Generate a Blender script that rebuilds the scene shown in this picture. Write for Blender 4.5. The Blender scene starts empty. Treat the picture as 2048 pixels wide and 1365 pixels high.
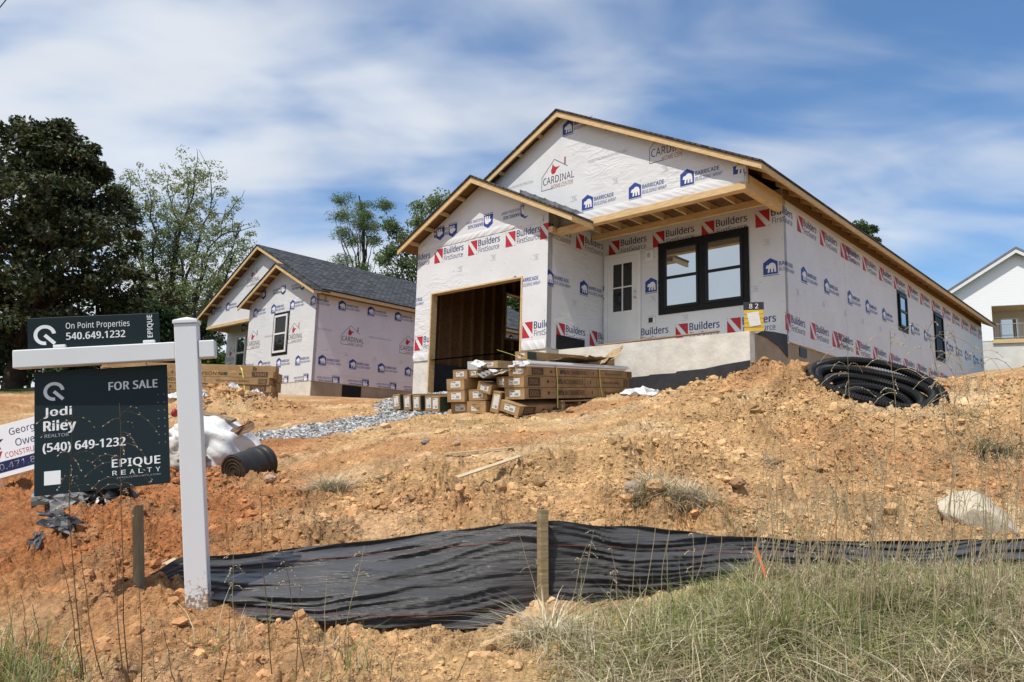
import bpy, bmesh, math, random
import numpy as np
from mathutils import Vector, Matrix
random.seed(7)
RNG = np.random.default_rng(11)
R = math.radians
S = bpy.context.scene
COL = S.collection

# ------------------------------------------------------------------ camera
FPX, PITCH, ROLL = 1521.14, 0.155, 0.0263        # focal length in pixels of a 2048 wide frame
cp, sp, cr, sr = math.cos(PITCH), math.sin(PITCH), math.cos(ROLL), math.sin(ROLL)
cd = bpy.data.cameras.new('camera')
cam = bpy.data.objects.new('camera', cd); COL.objects.link(cam)
cd.sensor_width = 36.0; cd.lens = FPX / 2048 * 36.0; cd.clip_start = 0.05; cd.clip_end = 3000
_r = Vector((1, 0, 0)); _u = Vector((0, -sp, cp)); _f = Vector((0, cp, sp))
_ri = _r * cr + _u * sr; _ui = _u * cr - _r * sr
cam.matrix_world = Matrix(((_ri.x, _ui.x, -_f.x, 0), (_ri.y, _ui.y, -_f.y, 0), (_ri.z, _ui.z, -_f.z, 0), (0, 0, 0, 1)))
S.camera = cam

# ------------------------------------------------------------------ sky, sun, exposure
SUN_EL, SUN_AZ = R(60.5), R(-143.0)               # azimuth clockwise from +Y
w = bpy.data.worlds.new('World'); S.world = w; w.use_nodes = True
nt = w.node_tree; nt.nodes.clear()
def N(t, ty, **kw):
    n = t.nodes.new(ty)
    for k, v in kw.items(): setattr(n, k, v)
    return n
out = N(nt, 'ShaderNodeOutputWorld'); bg = N(nt, 'ShaderNodeBackground')
sky = N(nt, 'ShaderNodeTexSky', sky_type='NISHITA', sun_disc=False, sun_elevation=SUN_EL, sun_rotation=SUN_AZ + 2 * math.pi)
sky.air_density = 1.0; sky.dust_density = 0.6; sky.ozone_density = 2.2
tc = N(nt, 'ShaderNodeTexCoord'); sep = N(nt, 'ShaderNodeSeparateXYZ')
nt.links.new(tc.outputs['Generated'], sep.inputs[0])
def M(t, op, a, b=None, c=None):
    n = N(t, 'ShaderNodeMath', operation=op)
    for i, v in enumerate((a, b, c)):
        if v is None: continue
        if isinstance(v, (int, float)): n.inputs[i].default_value = v
        else: t.links.new(v, n.inputs[i])
    return n.outputs[0]
zc = M(nt, 'MAXIMUM', sep.outputs[2], 0.03)
zd = M(nt, 'ADD', zc, 0.25)
cx = M(nt, 'DIVIDE', sep.outputs[0], zd); cy = M(nt, 'DIVIDE', sep.outputs[1], zd)
comb = N(nt, 'ShaderNodeCombineXYZ'); nt.links.new(cx, comb.inputs[0]); nt.links.new(cy, comb.inputs[1])
def sky_noise(scale, detail, rough, rot, stretch, dist, loc=(0, 0, 0)):
    mp = N(nt, 'ShaderNodeMapping'); mp.inputs['Rotation'].default_value = (0, 0, rot)
    mp.inputs['Scale'].default_value = stretch; mp.inputs['Location'].default_value = loc
    nz = N(nt, 'ShaderNodeTexNoise'); nz.inputs['Scale'].default_value = scale; nz.inputs['Detail'].default_value = detail
    nz.inputs['Roughness'].default_value = rough; nz.inputs['Distortion'].default_value = dist
    nt.links.new(comb.outputs[0], mp.inputs[0]); nt.links.new(mp.outputs[0], nz.inputs['Vector'])
    return nz.outputs['Fac']
n1 = sky_noise(1.7, 4.0, 0.45, R(-38), (0.8, 1.15, 1), 0.4, (3.4, 1.35, 0))
n2 = sky_noise(3.8, 4.0, 0.45, R(-35), (0.65, 1.2, 1), 0.5, (2.1, 1.4, 0))
n3 = sky_noise(8.0, 3.0, 0.45, R(-30), (0.6, 1.2, 1), 0.5, (5.1, 0.4, 0))
cov = M(nt, 'ADD', M(nt, 'ADD', M(nt, 'MULTIPLY', n1, 1.5), M(nt, 'MULTIPLY', n2, 1.15)), M(nt, 'MULTIPLY', n3, 0.28))
# the veil is thicker towards the west (left) and near the horizon
side = M(nt, 'MULTIPLY', sep.outputs[0], -0.44)
low = M(nt, 'MULTIPLY', M(nt, 'MAXIMUM', M(nt, 'SUBTRACT', 0.34, sep.outputs[2]), -0.06), 1.15)
cov = M(nt, 'ADD', M(nt, 'ADD', cov, side), low)
mr = N(nt, 'ShaderNodeMapRange', interpolation_type='SMOOTHSTEP')
mr.inputs['From Min'].default_value = 1.02; mr.inputs['From Max'].default_value = 1.92
mr.inputs['To Min'].default_value = 0.05; mr.inputs['To Max'].default_value = 0.96
nt.links.new(cov, mr.inputs['Value'])
mix = N(nt, 'ShaderNodeMix', data_type='RGBA')
nt.links.new(mr.outputs[0], mix.inputs['Factor'])
hs = N(nt, 'ShaderNodeHueSaturation'); hs.inputs['Saturation'].default_value = 1.26; hs.inputs['Value'].default_value = 0.78
nt.links.new(sky.outputs[0], hs.inputs['Color']); nt.links.new(hs.outputs[0], mix.inputs['A'])
CLOUD = (4.6, 4.85, 5.2, 1)
# a cloud sheet is thicker or thinner
cm = N(nt, 'ShaderNodeMix', data_type='RGBA'); cm.inputs['A'].default_value = CLOUD; cm.inputs['B'].default_value = tuple(c * 0.72 for c in CLOUD[:3]) + (1,)
nt.links.new(n2, cm.inputs['Factor'])
nt.links.new(cm.outputs['Result'], mix.inputs['B'])
nt.links.new(mix.outputs['Result'], bg.inputs['Color']); bg.inputs['Strength'].default_value = 0.15
nt.links.new(bg.outputs[0], out.inputs[0])
sd = bpy.data.lights.new('sun', 'SUN'); sd.energy = 3.45; sd.angle = R(0.53); sd.color = (1.0, 0.95, 0.87)
sun = bpy.data.objects.new('sun', sd); COL.objects.link(sun)
_d = Vector((math.sin(SUN_AZ) * math.cos(SUN_EL), math.cos(SUN_AZ) * math.cos(SUN_EL), math.sin(SUN_EL)))
sun.rotation_euler = _d.to_track_quat('Z', 'Y').to_euler(); sun.location = _d * 60
S.view_settings.view_transform = 'Standard'; S.view_settings.look = 'None'
S.view_settings.exposure = 0.45; S.view_settings.gamma = 1.0; S.view_settings.use_curve_mapping = False
S.cycles.use_denoising = True
S.cycles.max_bounces = 5; S.cycles.diffuse_bounces = 3; S.cycles.transparent_max_bounces = 6

# ------------------------------------------------------------------ helpers
def ray(px, py):
    dx, dy = px - 1024, py - 682.5
    a = cr * dx + sr * dy; b = -sr * dx + cr * dy
    return np.array([a, FPX * cp + b * sp, FPX * sp - b * cp])
def at(px, py, depth):
    r = ray(px, py); return r / r[1] * depth

class MB:
    """collects faces with material slots; build() links them as one mesh object"""
    def __init__(s): s.v = []; s.f = []; s.m = []; s.sm = []
    def add(s, vs, fs, m=0, smooth=False):
        o = len(s.v); s.v.extend([tuple(float(c) for c in v) for v in vs])
        for f in fs: s.f.append(tuple(i + o for i in f)); s.m.append(m); s.sm.append(smooth)
        return s
    def box(s, lo, hi, m=0, fr=None):
        (x0, y0, z0), (x1, y1, z1) = lo, hi
        vs = [(x0, y0, z0), (x1, y0, z0), (x1, y1, z0), (x0, y1, z0), (x0, y0, z1), (x1, y0, z1), (x1, y1, z1), (x0, y1, z1)]
        if fr is not None: vs = [fr @ Vector(v) for v in vs]
        return s.add(vs, [(0, 3, 2, 1), (4, 5, 6, 7), (0, 1, 5, 4), (1, 2, 6, 5), (2, 3, 7, 6), (3, 0, 4, 7)], m)
    def bbox(s, lo, hi, b, m=0, fr=None):
        """box with chamfered edges"""
        bm = bmesh.new(); bmesh.ops.create_cube(bm, size=1.0)
        for v in bm.verts: v.co = Vector([lo[i] + (v.co[i] + .5) * (hi[i] - lo[i]) for i in range(3)])
        bmesh.ops.bevel(bm, geom=list(bm.edges), offset=b, segments=2, profile=0.5, affect='EDGES')
        vs = [(fr @ v.co if fr is not None else v.co.copy()) for v in bm.verts]
        bm.verts.index_update()
        fs = [[v.index for v in f.verts] for f in bm.faces]; bm.free()
        return s.add(vs, fs, m)
    def prism(s, poly, axis, a, b, m=0, mcap=None):
        """poly: list of 2-D points; extruded along axis from a to b (axis 0,1,2)"""
        def mk(p, t):
            q = list(p); q.insert(axis, t); return q
        n = len(poly); vs = [mk(p, a) for p in poly] + [mk(p, b) for p in poly]
        s.add(vs, [tuple(range(n))[::-1], tuple(range(n, 2 * n))], m if mcap is None else mcap)
        s.add(vs, [(i, (i + 1) % n, n + (i + 1) % n, n + i) for i in range(n)], m)
        return s
    def tube(s, pts, rad, n=8, m=0, caps=True, smooth=True):
        pts = [Vector(p) for p in pts]; k = len(pts)
        if not hasattr(rad, '__len__'): rad = [rad] * k
        vs = []; up = None
        for i, p in enumerate(pts):
            t = (pts[min(i + 1, k - 1)] - pts[max(i - 1, 0)]).normalized()
            if up is None: up = t.orthogonal().normalized()
            up = (up - t * up.dot(t)).normalized(); bi = t.cross(up)
            for j in range(n):
                a = 2 * math.pi * j / n; vs.append(p + (up * math.cos(a) + bi * math.sin(a)) * rad[i])
        fs = [(i * n + j, i * n + (j + 1) % n, (i + 1) * n + (j + 1) % n, (i + 1) * n + j) for i in range(k - 1) for j in range(n)]
        s.add(vs, fs, m, smooth)
        if caps: s.add(vs, [tuple(range(n))[::-1], tuple(range((k - 1) * n, k * n))], m)
        return s
    def build(s, name, mats, parent=None, loc=None):
        me = bpy.data.meshes.new(name); me.from_pydata(s.v, [], s.f); 
        for m in (mats if isinstance(mats, (list, tuple)) else [mats]): me.materials.append(m)
        me.polygons.foreach_set('material_index', s.m); me.polygons.foreach_set('use_smooth', s.sm); me.update()
        o = bpy.data.objects.new(name, me); COL.objects.link(o)
        if parent is not None: o.parent = parent
        if loc is not None: o.location = loc
        return o
def np_mesh(name, v, f, mats, parent=None, smooth=False, color=None, mi=None):
    """fast mesh from numpy arrays; f is (n,3) or (n,4)"""
    me = bpy.data.meshes.new(name); nv, (nf, k) = len(v), f.shape
    me.vertices.add(nv); me.vertices.foreach_set('co', np.ascontiguousarray(v, np.float32).ravel())
    me.loops.add(nf * k); me.loops.foreach_set('vertex_index', np.ascontiguousarray(f, np.int32).ravel())
    me.polygons.add(nf); me.polygons.foreach_set('loop_start', np.arange(0, nf * k, k, dtype=np.int32))
    me.polygons.foreach_set('use_smooth', np.full(nf, smooth))
    for m in (mats if isinstance(mats, (list, tuple)) else [mats]): me.materials.append(m)
    if mi is not None: me.polygons.foreach_set('material_index', np.ascontiguousarray(mi, np.int32))
    if color is not None:
        ca = me.color_attributes.new('tint', 'FLOAT_COLOR', 'POINT')
        c4 = np.ones((nv, 4), np.float32); c4[:, :3] = color; ca.data.foreach_set('color', c4.ravel())
    me.update(); me.validate()
    o = bpy.data.objects.new(name, me); COL.objects.link(o)
    if parent is not None: o.parent = parent
    return o
def tag(o, label=None, cat=None, group=None, kind=None):
    for k, v in (('label', label), ('category', cat), ('group', group), ('kind', kind)):
        if v: o[k] = v
    return o
def empty(name, loc, label, cat, group=None, rot=(0, 0, 0)):
    o = bpy.data.objects.new(name, None); COL.objects.link(o); o.location = loc; o.rotation_euler = rot; o.empty_display_size = .2
    return tag(o, label, cat, group)

# ------------------------------------------------------------------ materials
def mat(name, col, rough=.7, spec=.3, metal=0.0, noise=None, bump=None, coords='Object', attr=False, col2=None, trans=0.0, stretch=(1, 1, 1)):
    m = bpy.data.materials.new(name); m.use_nodes = True; t = m.node_tree; b = t.nodes['Principled BSDF']
    b.inputs['Base Color'].default_value = (*col, 1); b.inputs['Roughness'].default_value = rough
    b.inputs['Specular IOR Level'].default_value = spec; b.inputs['Metallic'].default_value = metal
    m['bsdf'] = 1
    tcn = N(t, 'ShaderNodeTexCoord'); mp = N(t, 'ShaderNodeMapping'); mp.inputs['Scale'].default_value = stretch
    t.links.new(tcn.outputs[coords], mp.inputs[0])
    base = None
    if attr:
        a = N(t, 'ShaderNodeAttribute', attribute_name='tint'); base = a.outputs['Color']
    if noise:
        sc, det, amt = noise
        nz = N(t, 'ShaderNodeTexNoise'); nz.inputs['Scale'].default_value = sc; nz.inputs['Detail'].default_value = det; nz.inputs['Roughness'].default_value = .6
        t.links.new(mp.outputs[0], nz.inputs['Vector'])
        r = N(t, 'ShaderNodeMapRange'); r.inputs['From Min'].default_value = .3; r.inputs['From Max'].default_value = .7
        t.links.new(nz.outputs['Fac'], r.inputs['Value'])
        mx = N(t, 'ShaderNodeMix', data_type='RGBA')
        t.links.new(r.outputs[0], mx.inputs['Factor'])
        if base is not None:
            mul = N(t, 'ShaderNodeMix', data_type='RGBA', blend_type='MULTIPLY'); mul.inputs['Factor'].default_value = 1
            r.inputs['To Min'].default_value = 1 - amt; r.inputs['To Max'].default_value = 1 + amt * .4
            t.links.new(base, mul.inputs['A']); t.links.new(r.outputs[0], mul.inputs['B']); base = mul.outputs['Result']
        else:
            c2 = col2 or tuple(max(0, c * (1 - amt)) for c in col)
            mx.inputs['A'].default_value = (*c2, 1); mx.inputs['B'].default_value = (*col, 1); base = mx.outputs['Result']
    if base is not None: t.links.new(base, b.inputs['Base Color'])
    if bump:
        sc, det, strength, dist = bump
        nz = N(t, 'ShaderNodeTexNoise'); nz.inputs['Scale'].default_value = sc; nz.inputs['Detail'].default_value = det; nz.inputs['Roughness'].default_value = .6
        t.links.new(mp.outputs[0], nz.inputs['Vector'])
        bp = N(t, 'ShaderNodeBump'); bp.inputs['Strength'].default_value = strength; bp.inputs['Distance'].default_value = dist
        t.links.new(nz.outputs['Fac'], bp.inputs['Height']); t.links.new(bp.outputs[0], b.inputs['Normal'])
    if trans:
        b.inputs['Transmission Weight'].default_value = 0
        tr = N(t, 'ShaderNodeBsdfTranslucent'); ms = N(t, 'ShaderNodeMixShader'); ms.inputs[0].default_value = trans
        if base is not None: t.links.new(base, tr.inputs['Color'])
        else: tr.inputs['Color'].default_value = (*col, 1)
        o = t.nodes['Material Output']; t.links.new(b.outputs[0], ms.inputs[1]); t.links.new(tr.outputs[0], ms.inputs[2]); t.links.new(ms.outputs[0], o.inputs[0])
    return m
def nodes_of(m): return m.node_tree, m.node_tree.nodes['Principled BSDF']

def wrap_material(name, col, wrinkle=.5):
    """white building wrap: faint mottling and diagonal pulled creases"""
    m = mat(name, col, rough=.5, spec=.35, noise=(1.3, 4, .10)); t, b = nodes_of(m)
    tcn = N(t, 'ShaderNodeTexCoord')
    def ridge(rot, sc, stretch, detail):
        mp = N(t, 'ShaderNodeMapping'); mp.inputs['Rotation'].default_value = rot; mp.inputs['Scale'].default_value = stretch
        t.links.new(tcn.outputs['Object'], mp.inputs[0])
        nz = N(t, 'ShaderNodeTexNoise'); nz.inputs['Scale'].default_value = sc; nz.inputs['Detail'].default_value = detail; nz.inputs['Distortion'].default_value = .5
        t.links.new(mp.outputs[0], nz.inputs['Vector'])
        a = M(t, 'ABSOLUTE', M(t, 'SUBTRACT', nz.outputs['Fac'], .5))
        return M(t, 'POWER', M(t, 'SUBTRACT', 1.0, M(t, 'MULTIPLY', a, 2.0)), 6.0)
    r1 = ridge((R(0), R(38), R(30)), 1.3, (1, 1, 4), 2); r2 = ridge((R(30), R(-35), R(10)), 1.7, (1.4, 1, 3.2), 2)
    mk = N(t, 'ShaderNodeTexNoise'); mk.inputs['Scale'].default_value = .55; mk.inputs['Detail'].default_value = 1
    t.links.new(tcn.outputs['Object'], mk.inputs['Vector'])
    k = N(t, 'ShaderNodeMapRange'); k.inputs['From Min'].default_value = .47; k.inputs['From Max'].default_value = .70; k.inputs['To Min'].default_value = .03
    t.links.new(mk.outputs['Fac'], k.inputs['Value'])
    fine = N(t, 'ShaderNodeTexNoise'); fine.inputs['Scale'].default_value = 9; fine.inputs['Detail'].default_value = 4
    t.links.new(tcn.outputs['Object'], fine.inputs['Vector'])
    h = M(t, 'ADD', M(t, 'MULTIPLY', M(t, 'ADD', r1, r2), k.outputs[0]), M(t, 'MULTIPLY', fine.outputs['Fac'], .22))
    bp = N(t, 'ShaderNodeBump'); bp.inputs['Strength'].default_value = wrinkle; bp.inputs['Distance'].default_value = .05
    t.links.new(h, bp.inputs['Height']); t.links.new(bp.outputs[0], b.inputs['Normal'])
    return m
WRAP = wrap_material('house_wrap', (.655, .66, .67), .20)
WRAP_SHADED = wrap_material('house_wrap_shaded', (.68, .635, .665), .16)  # same wrap, with the side wall's pinkish shade put into its colour
OSB = mat('osb', (.25, .145, .07), .8, .1, noise=(26, 4, .55), bump=(40, 3, .3, .01))  # board toned down, putting the garage's dimness into its colour
PINE = mat('pine_lumber', (.68, .48, .25), .65, .2, noise=(5, 5, .30), bump=(30, 3, .15, .004), stretch=(1, 1, 6))
PINE_OLD = mat('weathered_lumber', (.31, .23, .145), .85, .1, noise=(14, 5, .6), bump=(60, 4, .5, .006), stretch=(3, 3, .5))
INK_BLUE = mat('ink_blue', (.022, .055, .24), .5); INK_NAVY = mat('ink_navy', (.018, .035, .14), .5)
INK_RED = mat('ink_red', (.40, .022, .035), .5); INK_BLACK = mat('ink_black', (.025, .025, .03), .5)
INK_WHITE = mat('ink_white', (.70, .70, .71), .5); INK_GREY = mat('ink_grey', (.33, .34, .38), .6)
INK_RUST = mat('ink_rust', (.30, .085, .06), .6)
PRINTS = [WRAP, OSB, INK_BLUE, INK_NAVY, INK_RED, INK_BLACK, INK_WHITE, INK_GREY, INK_RUST]
PRINTS2 = [WRAP_SHADED] + PRINTS[1:]
BLUE, NAVY, RED, BLACK, WHITE, GREY, RUST = range(2, 9)
CONCRETE = mat('painted_block', (.66, .63, .565), .85, .15, noise=(3.5, 6, .25), bump=(9, 5, .6, .02))
FOUNDATION = mat('bare_foundation', (.40, .325, .235), .9, .1, noise=(1.6, 6, .3), bump=(30, 4, .3, .01))
TAR = mat('tar_coating', (.035, .036, .04), .7, .3, noise=(6, 5, .4), bump=(30, 4, .4, .01))
BLACK_TAPE = mat('black_flashing', (.009, .0095, .011), .5, .22, noise=(18, 4, .4), bump=(20, 5, .8, .015))
BLACK_FRAME = mat('black_vinyl', (.009, .009, .010), .4, .25)
WHITE_PAINT = mat('white_paint', (.72, .72, .71), .4, .4, noise=(4, 3, .06))
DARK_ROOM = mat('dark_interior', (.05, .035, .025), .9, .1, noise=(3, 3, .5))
METAL = mat('galvanised', (.45, .46, .48), .35, .5, metal=.8)
def glass_mat(name, mixf, tint, dark):
    m = bpy.data.materials.new(name); m.use_nodes = True; t = m.node_tree; t.nodes.remove(t.nodes['Principled BSDF'])
    g = N(t, 'ShaderNodeBsdfGlossy'); g.inputs['Roughness'].default_value = .015; g.inputs['Color'].default_value = (*tint, 1)
    d = N(t, 'ShaderNodeBsdfDiffuse'); d.inputs['Color'].default_value = (*dark, 1)
    ms = N(t, 'ShaderNodeMixShader'); ms.inputs[0].default_value = mixf
    t.links.new(d.outputs[0], ms.inputs[1]); t.links.new(g.outputs[0], ms.inputs[2]); t.links.new(ms.outputs[0], t.nodes['Material Output'].inputs[0])
    return m
GLASS = glass_mat('coated_glass', .62, (.80, .88, .92), (.06, .07, .08))
GLASS_DARK = glass_mat('dark_glass', .06, (.8, .85, .9), (.018, .016, .014))
def shingle_mat():
    m = mat('asphalt_shingles', (.092, .099, .106), .95, .1, noise=(14, 5, .45)); t, b = nodes_of(m)
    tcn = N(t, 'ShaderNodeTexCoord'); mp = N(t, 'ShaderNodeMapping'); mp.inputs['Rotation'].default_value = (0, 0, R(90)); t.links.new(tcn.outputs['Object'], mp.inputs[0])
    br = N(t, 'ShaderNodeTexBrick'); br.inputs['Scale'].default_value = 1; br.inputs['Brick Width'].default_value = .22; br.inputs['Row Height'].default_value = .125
    br.inputs['Mortar Size'].default_value = .012; br.inputs['Color1'].default_value = (.5, .5, .5, 1); br.inputs['Color2'].default_value = (1.35, 1.35, 1.35, 1); br.inputs['Mortar'].default_value = (.3, .3, .3, 1)
    t.links.new(mp.outputs[0], br.inputs['Vector'])
    old = b.inputs['Base Color'].links[0].from_socket
    mx = N(t, 'ShaderNodeMix', data_type='RGBA', blend_type='MULTIPLY'); mx.inputs['Factor'].default_value = 1
    t.links.new(old, mx.inputs['A']); t.links.new(br.outputs['Color'], mx.inputs['B']); t.links.new(mx.outputs['Result'], b.inputs['Base Color'])
    bp = N(t, 'ShaderNodeBump'); bp.inputs['Strength'].default_value = .7; bp.inputs['Distance'].default_value = .02
    t.links.new(br.outputs['Color'], bp.inputs['Height']); t.links.new(bp.outputs[0], b.inputs['Normal'])
    return m
SHINGLE = shingle_mat()
CARD = mat('cardboard', (.40, .26, .13), .85, .1, noise=(5, 5, .38), bump=(9, 4, .45, .012))
CARD_DARK = mat('cardboard_print', (.075, .045, .028), .8); CARD_GREEN = mat('green_card', (.035, .06, .045), .7)
LABEL_WHITE = mat('paper_label', (.68, .67, .64), .7, noise=(40, 2, .25))
PLASTIC_BLACK = mat('black_corrugated_plastic', (.006, .006, .0065), .55, .3, noise=(4, 4, .3))
YELLOW_STRAP = mat('yellow_strap', (.62, .55, .12), .6)
PVC = mat('white_pvc', (.74, .74, .745), .35, .4, noise=(3, 3, .05))
SIGN_DARK = mat('dark_teal_sign', (.0065, .018, .0215), .45, .3, noise=(2, 3, .3))
SIGN_WHITE = mat('sign_lettering', (.78, .78, .78), .5)
SIGN_NAVY = mat('sign_navy', (.01, .015, .07), .5); SIGN_RED = mat('sign_red', (.42, .02, .025), .5)
TARP = mat('white_sheeting', (.66, .655, .64), .5, .3, noise=(4, 4, .18), bump=(7, 4, .5, .03))
STONE = mat('pale_stone', (.56, .49, .37), .9, .1, noise=(12, 5, .3), bump=(30, 5, .5, .012))

# ------------------------------------------------------------------ lettering
_TXT = {}
try:
    FONT = bpy.data.fonts.load(bpy.utils.system_resource('DATAFILES') + '/fonts/NotoSansMath-Regular.woff2')
except Exception:
    FONT = None                                    # Blender's built-in face
def prepare_text(specs):
    tmp = []
    for s_, bold in specs:
        c = bpy.data.curves.new('t', 'FONT'); c.body = s_; c.size = 1; c.resolution_u = 2;  c.fill_mode = 'FRONT'
        if FONT: c.font = FONT
        c.space_character = 1 + bold * 1.6
        o = bpy.data.objects.new('t', c); COL.objects.link(o); tmp.append((s_, bold, o, c))
    bpy.context.view_layer.update(); dg = bpy.context.evaluated_depsgraph_get()
    for s_, bold, o, c in tmp:
        e = o.evaluated_get(dg); me = e.to_mesh()
        v = np.array([(q.co.x, q.co.y) for q in me.vertices]); f = [tuple(p.vertices) for p in me.polygons]
        e.to_mesh_clear(); lo, hi = v.min(0), v.max(0); _TXT[(s_, bold)] = ((v - lo) / (hi - lo), f, (hi - lo)[0] / (hi - lo)[1])
    for s_, bold, o, c in tmp: bpy.data.objects.remove(o); bpy.data.curves.remove(c)
def clip_poly(poly, lo, hi):
    for k, sgn, lim in ((0, 1, lo[0]), (0, -1, hi[0]), (1, 1, lo[1]), (1, -1, hi[1])):
        outp = []
        for i in range(len(poly)):
            a, b = poly[i - 1], poly[i]; da, db = sgn * (a[k] - lim), sgn * (b[k] - lim)
            if (da < 0) != (db < 0):
                t = da / (da - db); outp.append((a[0] + t * (b[0] - a[0]), a[1] + t * (b[1] - a[1])))
            if db >= 0: outp.append(b)
        poly = outp
        if len(poly) < 3: return []
    return poly
class Print:
    """flat ink shapes laid on a wall plane: pl(s, z, lift) gives the point in the object's space"""
    def __init__(s, mb, pl, regions, lift=.003): s.mb, s.pl, s.rg, s.lift = mb, pl, regions, lift; s.x = s.y = 0; s.c, s.s_ = 1, 0
    def origin(s, x, y, rot=0): s.x, s.y, s.c, s.s_ = x, y, math.cos(rot), math.sin(rot); return s
    def poly(s, pts, m, layer=0):
        q = [(s.x + a * s.c - b * s.s_, s.y + a * s.s_ + b * s.c) for a, b in pts]
        for lo, hi in s.rg:
            r = clip_poly(q, lo, hi)
            if r: s.mb.add([s.pl(a, b, s.lift + layer * .0015) for a, b in r], [tuple(range(len(r)))], m)
    def line(s, pts, wd, m, closed=False, layer=0):
        n = len(pts)
        for i in range(n if closed else n - 1):
            a, b = np.array(pts[i], float), np.array(pts[(i + 1) % n], float); d = b - a; L = np.hypot(*d)
            if L < 1e-6: continue
            d /= L; nn = np.array([-d[1], d[0]]) * wd / 2; a2, b2 = a - d * wd * .4, b + d * wd * .4
            s.poly([a2 - nn, b2 - nn, b2 + nn, a2 + nn], m, layer + i * .1)
    def text(s, t, x, y, h=None, wd=None, m=0, bold=0.0, layer=0, shear=0.0):
        v, f, ar = _TXT[(t, bold)]
        if h is None: h = wd / ar
        if wd is None: wd = h * ar
        # heavy faces are printed several times, a hair apart
        for q, (du, dv) in enumerate(((0, 0), (.042, 0), (-.042, 0), (.02, .012), (-.02, -.012)) if bold >= .02 else ((0, 0),)):
            k = bold / .034
            for p in f: s.poly([(x + du * k * h + v[i][0] * wd + shear * v[i][1] * h, y + dv * k * h + v[i][1] * h) for i in p], m, layer + .12 * q)
BEAR = [(.06, .40), (.10, .55), (.22, .63), (.30, .60), (.45, .72), (.66, .74), (.84, .66), (.93, .50), (.95, .10), (.78, .10), (.77, .32), (.70, .36), (.66, .10), (.50, .10), (.52, .34), (.42, .34), (.36, .10), (.22, .10), (.26, .38), (.14, .38)]
def barricade(p, x, z, ink=BLUE, flip=False, k=1.0):
    p.origin(x, z, math.pi if flip else 0)
    wd, h = .30 * k, .33 * k
    p.poly([(-wd / 2, -h / 2), (wd / 2, -h / 2), (wd / 2, h * .24), (0, h / 2), (-wd / 2, h * .24)], ink)
    n = len(BEAR); B = [(-wd / 2 + .04 + a * (wd - .06), -h / 2 + .005 + b * h * .92) for a, b in BEAR]
    import mathutils.geometry as mg
    for t in mg.tessellate_polygon([[Vector((a, b, 0)) for a, b in B]]): p.poly([B[i] for i in t], WHITE, 1)
    p.poly([(-wd / 2, -h / 2 - .03), (wd / 2 + .02, -h / 2 - .03), (wd / 2 + .02, -h / 2 - .018), (-wd / 2, -h / 2 - .018)], ink)
    p.text('BARRICADE', wd / 2 + .03, -.015, wd=.50 * k, h=.085 * k, m=ink, bold=.026)
    p.text('BUILDING WRAP', wd / 2 + .02, -.125, wd=.56 * k, h=.075 * k, m=ink, bold=0.0, shear=.2)
def builders(p, x, z):
    p.origin(x, z)
    b, h = .30, .35
    p.poly([(.065, 0), (b, 0), (b, -h + .075)], RED); p.poly([(0, -.04), (b - .075, -h), (0, -h)], RED)
    p.poly([(b, -h + .03), (b, -h), (b - .03, -h)], RED); p.poly([(0, 0), (.025, 0), (0, -.02)], RED)
    p.text('Builders', b + .04, -.165, h=.165, wd=.69, m=NAVY, bold=.022)
    p.text('FirstSource', b + .05, -.325, h=.125, wd=.67, m=NAVY, bold=0.0)
CARD_BIRD = [(.30, .62), (.33, .70), (.35, .84), (.40, .73), (.47, .69), (.57, .70), (.47, .60), (.43, .50), (.36, .47), (.31, .53)]
def cardinal(p, x, z, k=1.0, rot=0.0, ink=BLACK):
    p.origin(x, z, rot); q = lambda a, b: ((a - .5) * .95 * k, (b - .45) * .70 * k)
    p.line([q(.36, 0), q(.02, 0), q(.02, .45), q(.40, .97), q(.80, .62)], .012 * k, ink)
    p.poly([q(.70, .72), q(.745, .70), q(.745, .95), q(.70, .95)], RUST)
    import mathutils.geometry as mg
    B = [q(*c) for c in CARD_BIRD]
    for t in mg.tessellate_polygon([[Vector((a, b, 0)) for a, b in B]]): p.poly([B[i] for i in t], RED)
    p.text('CARDINAL', *q(.06, .17), h=.17 * k, wd=.89 * k, m=ink, bold=.018)
    p.text('HOME CENTER', *q(.32, -.02), h=.095 * k, wd=.62 * k, m=RUST, bold=.0)
def staples(p, s0, s1, z0, z1, seed, step=.42, top=None):
    rg = random.Random(seed); p.origin(0, 0)
    s = s0 + .1
    while s < s1:
        z = z0 + .08
        while z < z1:
            if rg.random() < .75 and (top is None or z < top(s) - .25):
                a, b, r = s + rg.uniform(-.05, .05), z + rg.uniform(-.10, .10), rg.uniform(.005, .010)
                p.poly([(a + r * math.cos(q), b + r * math.sin(q)) for q in (.4, 1.45, 2.5, 3.5, 4.6, 5.7)], GREY if rg.random() < .6 else BLACK)
            z += step * .9
        s += step
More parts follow.
